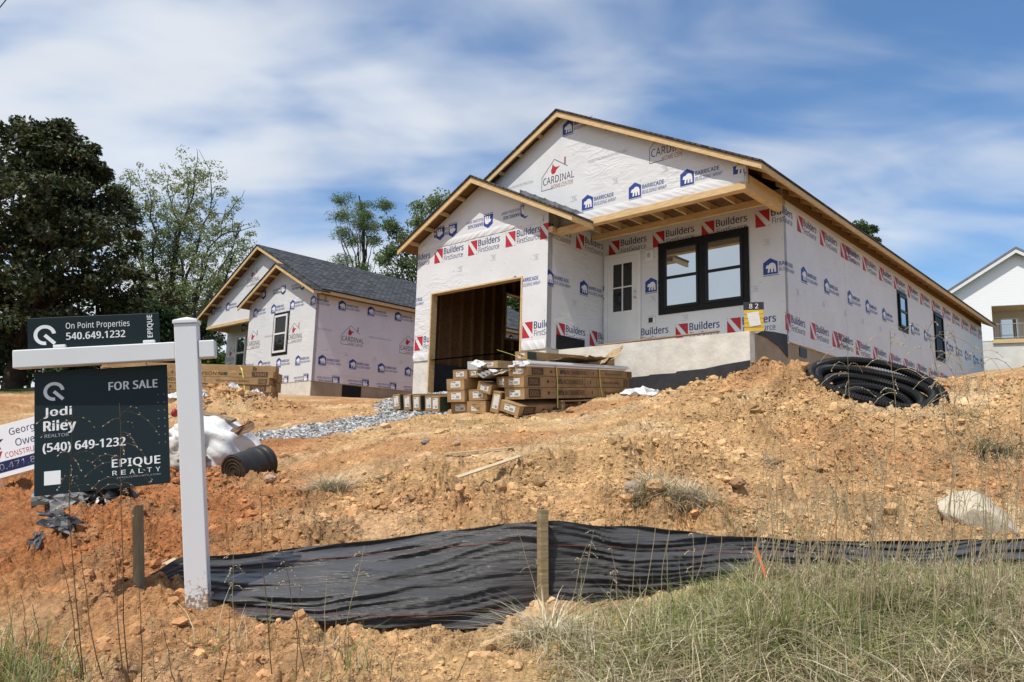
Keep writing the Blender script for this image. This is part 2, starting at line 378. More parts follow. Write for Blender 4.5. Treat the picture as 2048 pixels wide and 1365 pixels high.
def pleats(mb, pl, s0, s1, z0, z1, seed, amp=.016, slant=1.2, m=0):
    """a strip of loose sheeting with slanting pulled pleats and a wavy hem"""
    rg = np.random.default_rng(seed); n = max(8, int((s1 - s0) / .022)); k = 9; ss = np.linspace(s0, s1, n); ph = rg.uniform(0, 9, 4); vs = []
    for j in range(k):
        t = j / (k - 1)
        for i, s in enumerate(ss):
            x = s + slant * t * (z1 - z0)
            d = amp * (abs(math.sin(x * 13 + ph[0] + 2 * math.sin(x * 2.1 + ph[1]))) ** 3 * .7 + .5 * abs(math.sin(x * 29 + ph[2] + 3 * math.sin(x * 1.3 + ph[3]))) ** 4) * math.sin(math.pi * min(1, t * .9 + .1)) + .004
            hem = .012 * math.sin(x * 5 + ph[1]) * (1 - t) ** 2
            vs.append(pl(s, z0 + (z1 - z0) * t + max(0, hem), d * (1 - t ** 6) + .0022))
    mb.add(vs, [(j * n + i, j * n + i + 1, (j + 1) * n + i + 1, (j + 1) * n + i) for j in range(k - 1) for i in range(n - 1)], m, True)
def webline(p, x, z, ink=GREY): p.origin(x, z); p.text('CARDINALHOMECENTER.COM', 0, 0, wd=1.0, h=.06, m=ink, bold=.0)
def tick(p, x, z):
    p.origin(x, z); p.poly([(-.09, .05), (.09, .05), (.09, .056), (-.09, .056)], GREY); p.poly([(-.09, -.06), (.09, -.06), (.09, -.054), (-.09, -.054)], GREY)
    p.text('16', -.04, -.035, h=.07, m=GREY, bold=.0)
prepare_text([(s_, b_) for s_, b_ in (('BARRICADE', .026), ('BUILDING WRAP', 0.0), ('Builders', .022), ('FirstSource', 0.0), ('CARDINAL', .018), ('HOME CENTER', 0.0),
    ('CARDINALHOMECENTER.COM', 0.0), ('16', 0.0), ('8', .016), ('2', .016), ('6', .016), ('NORANDEX', .022), ('D50L', .02), ('Woodsman Select', 0.0),
    ('On Point Properties', .016), ('540.649.1232', .034), ('EPIQUE', .034), ('FOR SALE', .036), ('Jodi', .034), ('Riley', .034), ('REALTOR', .02), ('(540) 649-1232', .034),
    ('REALTY', .012), ('George', 0.0), ('Owen', 0.0), ('CONSTRUCTION', .012), ('540.471.81', .016))])
# ------------------------------------------------------------------ ground
# (pixel x, pixel y, distance) of places where the photograph shows the ground
CP = [(0,1365,3.0),(500,1365,2.9),(1024,1365,2.85),(1500,1365,2.7),(2048,1365,2.6),
 (0,1240,3.7),(395,1232,3.62),(200,1215,3.8),(560,1258,3.68),(700,1264,3.68),(850,1268,3.72),(980,1262,3.85),(1085,1235,3.95),(1300,1200,4.05),(1500,1170,4.15),(1700,1165,4.1),(2048,1150,4.1),
 (1500,1250,3.3),(1800,1250,3.2),(1150,1290,3.3),(700,1300,3.25),
 (275,1185,3.95),(420,1100,4.75),(700,1085,4.75),(1085,1045,4.75),(1300,1055,4.75),(1500,1075,4.7),(1800,1085,4.7),(2048,1085,4.7),(1150,1185,4.28),(1250,1175,4.36),(1350,1168,4.42),(1500,1160,4.45),(1700,1155,4.45),(1900,1150,4.45),(2100,1150,4.45),
 (0,1120,4.7),(0,1000,6.0),(160,1060,5.2),(300,1040,5.4),(150,1010,6.2),(250,985,6.5),
 (450,1010,5.9),(640,1010,5.7),(760,980,6.1),(900,960,6.1),(1000,960,6.0),(1200,980,5.6),(1350,1000,5.4),(1700,1000,5.5),(1960,1050,5.2),(2048,980,5.8),
 (900,910,7.0),(1200,900,7.0),(1500,890,7.0),(1850,880,7.0),(2048,860,7.6),
 (1000,865,9.0),(1200,850,8.9),(1400,810,8.8),(1600,800,8.6),(1560,749,9.5),(1480,756,9.6),(1400,778,9.8),(1335,794,10.4),(1110,840,11.3),(1150,838,11.3),(1220,827,11.5),(1275,812,11.7),(1200,820,12.2),(1620,772,9.2),(1700,806,8.8),(1790,815,8.6),(1880,800,9.2),
 (1060,838,11.4),(900,834,11.9),(820,832,12.3),(700,850,11.5),(600,872,10.0),(550,885,9.3),(760,900,8.0),
 (550,958,7.4),(490,965,7.6),(360,965,7.2),(350,900,9.0),(600,830,14.0),(700,812,17.0),(800,800,19.5),(620,792,24.3),(540,792,22.0),
 (440,800,17.0),(440,795,18.5),(480,812,14.5),(420,825,13.6),(520,815,15.0),(350,830,13.0),(100,870,10.5),(100,900,8.6),(0,960,7.2),(0,832,13.5),(0,790,24.0),(60,785,26.0),(200,780,26.0),
 (1285,793,12.6),(1970,772,13.5),(2048,738,18.0),(1960,745,20.0)]
G = [tuple(at(*c)) for c in CP]
def house_pt(fr, u, v, z):
    (C_, yaw) = fr; c, s = math.cos(yaw), math.sin(yaw)
    return (C_[0] + u * c + v * s, C_[1] - u * s + v * c, C_[2] + z)
for p_ in ((4.35, 9.3, .50), (4.45, 9.8, .66), (4.95, 9.4, .55), (3.95, 9.4, .66), (4.4, 9.0, .56), (4.8, 9.0, .60)): G.append(p_)
HB = ((5.3245, 14.5327, 2.4078), .7418); HA = ((-6.5408, 24.8282, 2.3972), .7465)
G += [house_pt(HB, *p) for p in ((0, -1.63, -1.2), (-4.3, -1.7, -1.05), (-4.4, -2.1, -.92), (-8.6, -2.1, -.9), (-6.5, -2.3, -.9), (-6.5, 4, -1.0), (-3, 6, -1.4), (-8.8, 6, -.8), (-8.8, 14, -.7), (-3, 15, -1.2),
      (.3, 3, -.6), (.3, 7, -.4), (.3, 11, -.1), (.3, 14, .1), (.3, 17.6, .45), (-4, 19, -.2))]
G += [house_pt(HA, *p) for p in ((.1, 4, -.4), (.1, 10, -.3), (-4, 6, -.9), (-9, 1, -.35), (-9, 8, -.35), (-4.5, -.3, -.35))]
G += [(0, -3, -1.6), (0, 0, -1.58), (0, 1.2, -1.42), (0, 2.0, -1.12), (-3, .5, -1.5), (3, .5, -1.45), (-4, 2, -1.05), (4, 2, -.85), (-7, 3.5, -.7), (7, 4, -.35), (10, 8, .9), (9, 6, .3), (-9, 7, -.25), (-12, 12, .5), (14, 14, 2.2),
      (-8, -3, -1.6), (8, -3, -1.6), (0, -15, -1.7), (20, -10, -1.7), (-20, -10, -1.7), (-25, 10, .6), (25, 10, 2.0), (-14, 25, 2.2), (-30, 40, 2.7), (0, 45, 3.2), (27, 39, 5.35), (24, 32, 4.3), (34, 38, 5.6),
      (-60, 80, 3.5), (0, 90, 4.5), (70, 80, 8.0), (-60, 10, 1.5), (60, 10, 3.0), (0, -60, -2), (-60, -60, -2), (60, -60, -2),
      (-300, 300, 6), (0, 350, 8), (300, 300, 14), (-300, 0, 2), (300, 0, 6), (-300, -300, -2), (300, -300, -2)]
G = np.array(G); GX = G[:, :2]; GZ = G[:, 2]
def _ker(d2): return np.sqrt(d2 + .35 ** 2)
_D = ((GX[:, None] - GX[None]) ** 2).sum(-1); _n = len(G)
_A = np.zeros((_n + 3, _n + 3)); _A[:_n, :_n] = -_ker(_D) + np.eye(_n) * .02
_A[:_n, _n] = 1; _A[:_n, _n + 1:] = GX; _A[_n, :_n] = 1; _A[_n + 1:, :_n] = GX.T
_W = np.linalg.solve(_A, np.concatenate([GZ, np.zeros(3)]))
def ground(x, y):
    """smooth height of the ground"""
    x = np.atleast_1d(np.asarray(x, float)); y = np.atleast_1d(np.asarray(y, float)); o = np.empty(len(x))
    for i in range(0, len(x), 40000):
        X, Y = x[i:i + 40000], y[i:i + 40000]
        k = -_ker((X[:, None] - GX[:, 0]) ** 2 + (Y[:, None] - GX[:, 1]) ** 2)
        o[i:i + 40000] = k @ _W[:_n] + _W[_n] + _W[_n + 1] * X + _W[_n + 2] * Y
    return o
def gz(x, y): return float(ground(x, y)[0])
_PERM = np.random.default_rng(3).permutation(1024); _GR = np.random.default_rng(4).normal(size=(1024, 2)); _GR /= np.linalg.norm(_GR, axis=1)[:, None]
def perlin(x, y):
    x = np.asarray(x, float); y = np.asarray(y, float)
    xi, yi = np.floor(x).astype(np.int64), np.floor(y).astype(np.int64); xf, yf = x - xi, y - yi
    u, v = xf * xf * xf * (xf * (xf * 6 - 15) + 10), yf * yf * yf * (yf * (yf * 6 - 15) + 10)
    def g(i, j, a, b):
        h = _GR[_PERM[(_PERM[(xi + i) & 1023] + yi + j) & 1023]]; return h[..., 0] * a + h[..., 1] * b
    return ((g(0, 0, xf, yf) * (1 - u) + g(1, 0, xf - 1, yf) * u) * (1 - v) + (g(0, 1, xf, yf - 1) * (1 - u) + g(1, 1, xf - 1, yf - 1) * u) * v) * 1.5
def sstep(a, b, x): t = np.clip((x - a) / (b - a), 0, 1); return t * t * (3 - 2 * t)
# the gravel drive runs from the road side up to the garage
DRIVE = np.array([at(470, 868, 9.8)[:2], at(560, 872, 10.0)[:2], at(650, 858, 10.9)[:2], at(740, 842, 11.9)[:2], at(830, 831, 12.7)[:2], (-1.75, 15.2), (-1.9, 18.0)]); DRIVE_W = np.array([.45, .62, .62, .55, .6, .9, 1.1])
def drive_mask(x, y):
    d = np.full(len(x), 9.0)
    for (a, b, w0, w1) in zip(DRIVE[:-1], DRIVE[1:], DRIVE_W[:-1], DRIVE_W[1:]):
        ab = b - a; t = np.clip(((x - a[0]) * ab[0] + (y - a[1]) * ab[1]) / (ab @ ab), 0, 1)
        d = np.minimum(d, np.hypot(x - a[0] - t * ab[0], y - a[1] - t * ab[1]) / (w0 + t * (w1 - w0)))
    return 1 - sstep(.8, 1.05, d + .25 * perlin(x * 2.2, y * 2.2))
def rough_mask(x, y):
    """1 on the heaped loose soil, low on the driven-over ground"""
    fx = x / np.maximum(y, .5)
    f0 = .16 * sstep(6.0, 7.6, y); heap = sstep(-.10 + f0, .14 + f0, fx + .05 * perlin(x * .9, y * .9)) * sstep(4.3, 5.0, y) * (1 - sstep(11.0, 13.5, y))
    flank = sstep(-.42, -.25, fx) * sstep(4.4, 4.9, y) * (1 - sstep(6.2, 7.2, y)) * .75
    pile = np.exp(-(((x + 5.3) / 1.3) ** 2 + ((y - 14.3) / 1.1) ** 2)) * 1.2
    left = (1 - sstep(-.35, -.2, fx)) * sstep(3.6, 4.4, y) * (1 - sstep(8, 10, y)) * .6
    return np.clip(np.maximum.reduce([heap, flank, pile, left, np.full_like(x, .20) + .14 * (1 - sstep(3.9, 4.4, y))]), 0, 1) * (1 - drive_mask(x, y)) * (1 - sstep(16, 24, y))
def height(x, y, fine=True):
    x = np.atleast_1d(np.asarray(x, float)); y = np.atleast_1d(np.asarray(y, float))
    z = ground(x, y); m = rough_mask(x, y)
    z = z + .30 * np.exp(-(((x + 5.3) / 1.15) ** 2 + ((y - 14.4) / .9) ** 2))
    big = perlin(x * .8 + 7, y * .8) * .10 + perlin(x * 1.9, y * 1.9 + 3) * .055
    z = z + big * (.2 + .8 * m) * sstep(2.5, 4.0, y) * (1 - sstep(12, 30, y))
    z = z + (.022 * perlin(x * .9 + y * .25, y * 4.2 - x * 1.1) + .012 * perlin(x * 2.1 + y * .6, y * 10.5 - x * 2.6)) * (1 - m) * sstep(4.5, 5.5, y) * (1 - sstep(13, 18, y)) 
    if fine:
        wx, wy = x + .05 * perlin(x * 6, y * 6), y + .05 * perlin(x * 6 + 9, y * 6)
        b = 0
        for fr_, am, sh in ((3.6, .050, 0), (8.0, .034, 5), (17.0, .024, 11), (36.0, .013, 17)):
            n = perlin(wx * fr_ + sh, wy * fr_ - sh); b = b + am * (np.abs(n) * 4.2 - .75)
        gate = .35 + .65 * sstep(-.35, .35, perlin(x * 1.3 + 20, y * 1.3))
        z = z + b * (.10 + .90 * m) * gate * (1 - sstep(14, 26, y)) * sstep(1.5, 2.6, y)
    return z
def ground_tint(x, y):
    """colour of the earth itself: tan subsoil, red clay on the left, brown roots and litter, grey gravel, far grass"""
    fx = x / np.maximum(y, .5); n = perlin(x * .7, y * .7); n2 = perlin(x * 3.1 + 4, y * 3.1)
    red = (1 - sstep(-.42, -.12, fx + .10 * n + .03 * n2)) * (1 - sstep(9.5, 12.5, y + n * 1.5)) * (.55 + .45 * sstep(3.3, 4.6, y + .8 * n))
    red = np.maximum(red, .45 * sstep(-.1, .5, perlin(x * .45 + 9, y * .45)) * sstep(4, 5, y))
    red = np.maximum(red, .6 * (1 - sstep(-.15, -.05, fx)) * sstep(12.5, 14.5, y) * (1 - sstep(26, 30, y)) * sstep(-.2, .3, n))
    tan = np.array([.58, .37, .182]); clay = np.array([.42, .175, .070]); pale = np.array([.655, .478, .278]); brown = np.array([.33, .205, .105])
    c = tan[None] * (1 - red[:, None]) + clay[None] * red[:, None]
    p = sstep(.05, .6, perlin(x * 1.1 + 31, y * 1.1))[:, None] * (1 - red[:, None]) * .75; c = c * (1 - p) + pale * p
    b = ((sstep(.22, .5, perlin(x * 2.4 - 8, y * 2.4 + 2)) * .40 + .4 * sstep(.36, .6, perlin(x * 7.0, y * 7.0 + 3)))).clip(0, .8)[:, None]; c = c * (1 - b) + brown * b
    g = drive_mask(x, y)[:, None] * .9; c = c * (1 - g) + np.array([.27, .255, .235]) * g
    lawn = np.clip((1 - sstep(-.44, -.40, fx + .02 * n)) * sstep(17.5, 20, y + n) + sstep(28, 31, y + .6 * n) + sstep(.0, .1, fx - .50) * sstep(24, 26, y) + (1 - sstep(1.0, 2.3, y)), 0, 1)[:, None]
    c = c * (1 - lawn) + np.array([.045, .068, .022]) * lawn
    fg = (sstep(.0, .25, fx + .06 * n) * (1 - sstep(3.75, 4.2, y)))[:, None] * .45; c = c * (1 - fg) + np.array([.22, .165, .085]) * fg
    c = c * (1 + .22 * n2[:, None]) * (1 + .16 * perlin(x * 13, y * 13)[:, None])
    return np.clip(c, .01, .9)
def build_ground():
    th = np.concatenate([np.linspace(-math.pi, -R(42), 60, endpoint=False), np.linspace(-R(42), R(42), 900), np.linspace(R(42), math.pi, 61)[1:-1]])
    rr = np.concatenate([np.linspace(.4, 2.2, 14, endpoint=False), np.exp(np.linspace(np.log(2.2), np.log(14), 620, endpoint=False)), np.exp(np.linspace(np.log(14), np.log(40), 130, endpoint=False)), np.exp(np.linspace(np.log(40), np.log(900), 46))])
    T, Rr = np.meshgrid(th, rr); x, y = (np.sin(T) * Rr).ravel(), (np.cos(T) * Rr).ravel()
    z = height(x, y); nt_, nr_ = len(th), len(rr)
    i = np.arange(nr_ - 1)[:, None] * nt_; j = np.arange(nt_)[None]; j2 = (j + 1) % nt_
    f = np.stack([i + j, i + nt_ + j, i + nt_ + j2, i + j2], -1).reshape(-1, 4)[:, ::-1]
    v = np.stack([x, y, z], 1); v = np.concatenate([v, [[0, 0, gz(0, 0)]]]); 
    q = np.stack([np.full(nt_, len(v) - 1), np.arange(nt_), (np.arange(nt_) + 1) % nt_, (np.arange(nt_) + 1) % nt_], 1)
    c = ground_tint(v[:, 0], v[:, 1])
    m = mat('earth', (.4, .25, .12), .95, .08, attr=True, noise=(34, 8, .48), bump=(46, 8, 1.0, .035))
    o = np_mesh('ground', v, f, m, smooth=True, color=c); tag(o, kind='structure'); return o
build_ground()

def ico():
    t = (1 + 5 ** .5) / 2
    v = np.array([(-1, t, 0), (1, t, 0), (-1, -t, 0), (1, -t, 0), (0, -1, t), (0, 1, t), (0, -1, -t), (0, 1, -t), (t, 0, -1), (t, 0, 1), (-t, 0, -1), (-t, 0, 1)], float) / math.hypot(1, t)
    f = np.array([(0, 11, 5), (0, 5, 1), (0, 1, 7), (0, 7, 10), (0, 10, 11), (1, 5, 9), (5, 11, 4), (11, 10, 2), (10, 7, 6), (7, 1, 8), (3, 9, 4), (3, 4, 2), (3, 2, 6), (3, 6, 8), (3, 8, 9), (4, 9, 5), (2, 4, 11), (6, 2, 10), (8, 6, 7), (9, 8, 1)])
    return v, f
def lumps(name, px, py, size, tint, m, sink=.35, flat=.75, jit=.28, zfun=None):
    v0, f0 = ico(); n = len(px); rg = np.random.default_rng(len(px))
    v = v0[None] * (1 + rg.normal(0, jit, (n, 12, 1)))
    a = rg.uniform(0, 6.28, n); ca, sa = np.cos(a), np.sin(a)
    sc = size[:, None] * rg.uniform(.7, 1.3, (n, 3)) * np.array([1, 1, flat])
    v = v * sc[:, None]
    v = np.stack([v[..., 0] * ca[:, None] - v[..., 1] * sa[:, None], v[..., 0] * sa[:, None] + v[..., 1] * ca[:, None], v[..., 2]], -1)
    z = (zfun or height)(px, py)
    v += np.stack([px, py, z + size * (flat - sink * 2) * .5], -1)[:, None]
    f = (f0[None] + 12 * np.arange(n)[:, None, None]).reshape(-1, 3)
    o = np_mesh(name, v.reshape(-1, 3), f, m, color=np.repeat(tint, 12, 0)); return o
def scatter(n, xr, yr, maskf, seed):
    rg = np.random.default_rng(seed); x = rg.uniform(*xr, n); u = rg.uniform(0, 1, n)
    y = np.exp(np.log(yr[0]) + u * (np.log(yr[1]) - np.log(yr[0]))); x = x * y / yr[1] * 1.0
    k = rg.uniform(0, 1, n) < maskf(x, y); return x[k], y[k]
CLOD = mat('clods', (.4, .25, .12), .95, .08, attr=True, noise=(60, 4, .3), bump=(110, 4, .5, .008))
x, y = scatter(420000, (-9.5, 11.5), (2.5, 17.0), lambda x, y: np.clip(rough_mask(x, y) ** 1.3 * (.30 + .70 * sstep(-.25, .35, perlin(x * 1.6, y * 1.6))), 0, 1) * .62, 5)
sz = .0062 * np.random.default_rng(6).pareto(2.5, len(x)) + .0058; sz = np.clip(sz, 0, .055) * (.18 + .125 * y)
ct = ground_tint(x, y) * np.random.default_rng(8).uniform(.80, 1.16, (len(x), 1))
tag(lumps('dirt_clods', x, y, sz, ct, CLOD, jit=.17, flat=.85), 'crumbly tan and reddish clods of soil over the heap', 'soil', kind='stuff')
x, y = scatter(90000, (-9, 3), (8.3, 18.0), lambda x, y: drive_mask(x, y), 9)
sz = np.random.default_rng(10).uniform(.010, .026, len(x)) * (.7 + y / 22)
ct = np.random.default_rng(12).choice([.10, .18, .28, .40, .55], len(x))[:, None] * np.array([[1, .98, .95]])
STONES = mat('gravel_stone', (.3, .3, .3), .85, .15, attr=True)
tag(lumps('gravel', x, y, sz, ct, STONES, jit=.2, zfun=lambda a, b: height(a, b)), 'grey crushed stone of the driveway to the garage', 'gravel', kind='stuff')
# ------------------------------------------------------------------ houses under construction
def slab(mb, ax, c, th, s0, s1, z0, z1, holes=(), mo=0, mi=1):
    """wall slab: ax 'v' lies in v=c (outward -v), ax 'u' lies in u=c (outward +u), thickness goes inward; holes are (s0,s1,z0,z1)"""
    ss = sorted({s0, s1, *[h[0] for h in holes], *[h[1] for h in holes]}); zz = sorted({z0, z1, *[h[2] for h in holes], *[h[3] for h in holes]})
    ss = [q for q in ss if s0 <= q <= s1]; zz = [q for q in zz if z0 <= q <= z1]
    P = (lambda s, z, d: (s, c + d, z)) if ax == 'v' else (lambda s, z, d: (c - d, s, z))
    ins = lambda a, b: any(h[0] <= a <= h[1] and h[2] <= b <= h[3] for h in holes)
    for a, b in zip(ss[:-1], ss[1:]):
        for e, f in zip(zz[:-1], zz[1:]):
            if ins((a + b) / 2, (e + f) / 2): continue
            mb.add([P(a, e, 0), P(b, e, 0), P(b, f, 0), P(a, f, 0)], [(0, 1, 2, 3)], mo); mb.add([P(a, e, th), P(b, e, th), P(b, f, th), P(a, f, th)], [(3, 2, 1, 0)], mi)
    def rim(a, b, e, f, m):
        mb.add([P(a, e, 0), P(a, f, 0), P(a, f, th), P(a, e, th)], [(0, 1, 2, 3)], m); mb.add([P(b, e, 0), P(b, f, 0), P(b, f, th), P(b, e, th)], [(3, 2, 1, 0)], m)
        mb.add([P(a, f, 0), P(b, f, 0), P(b, f, th), P(a, f, th)], [(0, 1, 2, 3)], m); mb.add([P(a, e, 0), P(b, e, 0), P(b, e, th), P(a, e, th)], [(3, 2, 1, 0)], m)
    rim(s0, s1, z0, z1, mo)
    for h in holes: rim(*h, mi)
def ring(mb, ax, c, s0, s1, z0, z1, wd, d0, d1, m=0, wb=None):
    """rectangular frame on a wall plane, from depth d0 to d1 outward"""
    wb = wb or wd
    def bx(a, b, e, f):
        if ax == 'v': mb.bbox((a, c - d1, e), (b, c - d0, f), .004, m)
        else: mb.bbox((c + d0, a, e), (c + d1, b, f), .004, m)
    bx(s0, s1, z1 - wd, z1); bx(s0, s1, z0, z0 + wb); bx(s0, s0 + wd, z0 + wb, z1 - wd); bx(s1 - wd, s1, z0 + wb, z1 - wd)
def wall_box(ax, c, a, b, e, f, d0, d1):
    return ((a, c - d1, e), (b, c - d0, f)) if ax == 'v' else ((c + d0, a, e), (c + d1, b, f))
def sash_window(parent, ax, c, s0, s1, z0, z1, fm, fw=.07, tape=0, glass=GLASS, label=None):
    """double-hung window; flashing tape round it when tape > 0"""
    mb = MB(); ring(mb, ax, c, s0, s1, z0, z1, fw, .004, .05)
    w = mb.build('window', fm, parent)
    if label: w['label'] = label
    zm = (z0 + z1) / 2
    mb = MB(); mb.bbox(*wall_box(ax, c, s0 + fw, s1 - fw, zm - .03, zm + .03, .012, .046), .004); mb.build('meeting_rail', fm, w)
    for a, b in ((z0 + fw, zm - .03), (zm + .03, z1 - fw)):
        mb = MB(); mb.box(*wall_box(ax, c, s0 + fw, s1 - fw, a, b, .006, .02)); mb.build('pane', glass, w)
    if tape:
        mb = MB(); rg = random.Random(int(s0 * 100))
        for (a, b, e, f) in ((s0 - tape, s1 + tape, z1, z1 + tape), (s0 - tape, s1 + tape, z0 - tape, z0), (s0 - tape, s0, z0, z1), (s1, s1 + tape, z0, z1)):
            j = lambda: rg.uniform(-.012, .02)
            mb.box(*wall_box(ax, c, a - j() * (b - a < .3), b + j() * (b - a < .3), e - abs(j()), f + abs(j()), .002, .007 + rg.uniform(0, .002)))
        mb.build('flashing_tape', BLACK_TAPE, w)
    return w
PU = lambda u: (lambda s, z, l: (u + l, s, z))      # plane u = const, reading along +v
PV = lambda v: (lambda s, z, l: (s, v - l, z))      # plane v = const, reading along +u

# ---- the main house -------------------------------------------------
HBO = empty('unfinished_house', HB[0], 'large white-wrapped unfinished house with open garage and covered porch, behind the carton columns', 'house', 'unfinished houses in white wrap', (0, 0, -HB[1]))
W_, L_, A_, B_, GF, GV, SL = 8.69, 17.8, 4.36, 8.68, -2.049, -1.633, .5096
RU, RZ = -4.345, 5.42
zt = lambda u: RZ - SL * abs(u - RU)
# foundation (set back a little under the wrap)
mb = MB(); mb.box((-.22, .0, -2.2), (-.03, L_ - .03, .012)); mb.box((-W_ + .03, 0, -2.2), (-W_ + .2, L_ - .03, .012)); mb.box((-W_ + .2, L_ - .2, -2.2), (-.22, L_ - .03, .012))
mb.build('foundation', FOUNDATION, HBO)
mb = MB(); mb.box((-.03, .66, -.21), (-.012, 1.02, -.03)); mb.build('foundation_vent', BLACK_FRAME, HBO)
# porch: rendered block wall with tar below, slab on top
mb = MB(); mb.box((-A_ + .0, GV, -2.2), (0, GV + .2, -.03), 0); mb.box((-.2, GV + .2, -2.2), (-.0, -.0, -.032), 1); mb.box((-A_, GV + .2, -.16), (-.2, -.002, -.034), 0)
tarz = [(-4.36, -.80), (-4.0, -.79), (-3.5, -.80), (-3.0, -.77), (-2.62, -.755), (-2.6, -.73), (-2.1, -.72), (-2.05, -.70), (-1.5, -.70), (-1.46, -.67), (-.9, -.655), (-.5, -.60), (0.0, -.555)]
vs = [(u, GV - .005, z) for u, z in tarz] + [(u, GV - .005, -2.2) for u, z in tarz]; n_ = len(tarz)
mb.add(vs, [(n_ + i, n_ + i + 1, i + 1, i) for i in range(n_ - 1)], 2)
mb.build('porch_base', [CONCRETE, FOUNDATION, TAR], HBO)
mb = MB(); rg = random.Random(2)
pts = [(-1.35, -.035), (-1.1, .05), (-.6, .10), (.0, .13)]; low = [(-1.35, -.05), (-.9, -.07), (-.4, -.16), (.0, -.33)]
vs = [(.006 + rg.uniform(0, .01), s, z) for s, z in pts] + [(.012 + rg.uniform(0, .02), s, z) for s, z in low]
mb.add(vs, [(i, i + 4, i + 5, i + 1) for i in range(3)]); mb.add([(v[0] - .004, v[1], v[2]) for v in vs], [(i, i + 1, i + 5, i + 4) for i in range(3)])
mb.build('membrane', TAR, HBO)
mb = MB(); mb.box((-A_ + .002, -1.72, -.02), (-A_ + .008, -.7, .30)); mb.build('membrane', BLACK_TAPE, HBO)
# front wall behind the porch
mb = MB(); slab(mb, 'v', 0, .12, -A_, 0, -.03, 3.10)
pr = Print(mb, PV(0), [((-A_ + .01, -.03), (0, 3.1))])
for s in (-4.2, -3.0, -1.79, -.58): builders(pr, s, 2.73)
for s in (-4.85, -3.65, -2.44, -1.24, -.02): builders(pr, s, .575)
for s in (-4.3, -3.05, -.29): barricade(pr, s, 1.54)
staples(pr, -A_, 0, 0, 3.0, 1)
for s, z in ((-3.0, 1.22), (-.62, 1.12), (-.35, 2.05), (-2.2, .7)): tick(pr, s, z)
mb.build('wall', PRINTS, HBO)
# right side wall
mb = MB(); slab(mb, 'u', 0, .12, .12, L_, 0, 3.12)
pr = Print(mb, PU(0), [((.0, 0.0), (L_, 3.1))])
mb.add([(0, 0, 0), (0, .12, 0), (0, .12, 3.1), (0, 0, 3.1)], [(0, 1, 2, 3)], 0)
for s in [-.58, .69, 1.93, 3.18, 3.45, 4.69] + [4.69 + 1.245 * k for k in range(1, 11)]: builders(pr, s, 2.735)
for s in [-.10, 1.2, 2.44, 2.72, 3.93] + [3.93 + 1.245 * k for k in range(1, 12)]: builders(pr, s, .565)
for s in (.96, 2.22, 3.67, 4.91, 6.18, 8.71, 10.01, 12.55, 13.76, 15.0, 16.25, 17.4): barricade(pr, s, 1.53)
barricade(pr, -.29, 1.54)
for s in (.6, 2.0, 3.3, 4.5, 5.8, 7.0, 9.4, 12.9, 14.2): tick(pr, s, 1.08)
staples(pr, 0, L_, 0, 2.9, 2)
pleats(mb, PU(0), .05, 17.7, .0, .16, 3, .010, .8)
mb.add([(.004, .0, 2.88), (.004, L_, 2.88), (.004, L_, 3.12), (.004, 0, 3.12)], [(0, 1, 2, 3)], 1)
mb.add([(.003, 3.41, 0), (.003, 3.43, 0), (.003, 3.43, 2.88), (.003, 3.41, 2.88)], [(0, 1, 2, 3)], 0)
mb.build('wall', PRINTS, HBO)
# garage: side wall, front wall with the door opening, left wall, back walls
mb = MB(); slab(mb, 'u', -A_, .12, GF + .16, -.004, -.03, 2.95)
mb.add([(-A_, GF, -.03), (-A_, GF + .16, -.03), (-A_, GF + .16, 2.95), (-A_, GF, 2.95)], [(0, 1, 2, 3)], 0)
pr = Print(mb, PU(-A_), [((GF, -.03), (-.01, 2.9))])
for s in (-2.28, -1.06): builders(pr, s, 2.73)
for s in (-1.72, -.51): builders(pr, s, .565)
for s in (-1.99, -.75): barricade(pr, s, 1.52)
tick(pr, -1.1, 1.1); staples(pr, GF, 0, 0, 2.9, 4)
mb.build('wall', PRINTS, HBO)
mb = MB(); OP = (-8.10, -5.07, -.86, 1.627)
slab(mb, 'v', GF, .16, -B_, -A_ - .0, -.04, 2.90, [(OP[0], OP[1], -.04, OP[3])])
GR_, GZP = -6.468, 4.209
gz_ = lambda u: GZP - SL * abs(u - GR_) - .13
mb.prism([(-B_, 2.90), (-A_, 2.90), (-A_, gz_(-A_)), (GR_, gz_(GR_)), (-B_, gz_(-B_))], 1, GF, GF + .16)
pr = Print(mb, PV(GF), [((-B_, -.03), (OP[0], 3.0)), ((OP[0], OP[3]), (OP[1], 4.2)), ((OP[1], -.03), (-A_, 3.0))])
for s in (-9.24, -8.04, -6.84, -5.62, -4.59): builders(pr, s, 2.72)
for s in (-8.65, -5.05): builders(pr, s, .57)
for s in (-9.12, -5.30): barricade(pr, s, 1.5)
for s in (-7.86, -7.41, -6.2, -5.04): barricade(pr, s, 3.11, flip=True)
for s, z in ((-7.1, 2.1), (-6.0, 2.2), (-4.7, 2.0)): tick(pr, s, z)
staples(pr, -B_, -A_, 0, 3.9, 5, top=gz_)
pleats(mb, PV(GF), -8.5, -4.5, 2.765, 2.935, 6, .018, -1.5); pleats(mb, PV(GF), -B_ + .01, -8.12, -.05, .16, 7, .02, .5); pleats(mb, PV(GF), -5.05, -A_ - .01, -.05, .16, 8, .022, .5)
mb.build('wall', PRINTS, HBO)
mb = MB(); mb.box((-B_ + .01, GF + .015, -2.2), (OP[0], GF + .2, -.04)); mb.build('foundation', CONCRETE, HBO); mb = MB(); mb.box((OP[1], GF + .015, -2.2), (-A_ - .01, GF + .2, -.04)); mb.box((-A_ - .2, GF + .2, -2.2), (-A_ - .01, GV + .0, -.04)); mb.build('foundation', CONCRETE, HBO)
mb = MB(); jm = lambda a, b: mb.bbox(a, b, .004)
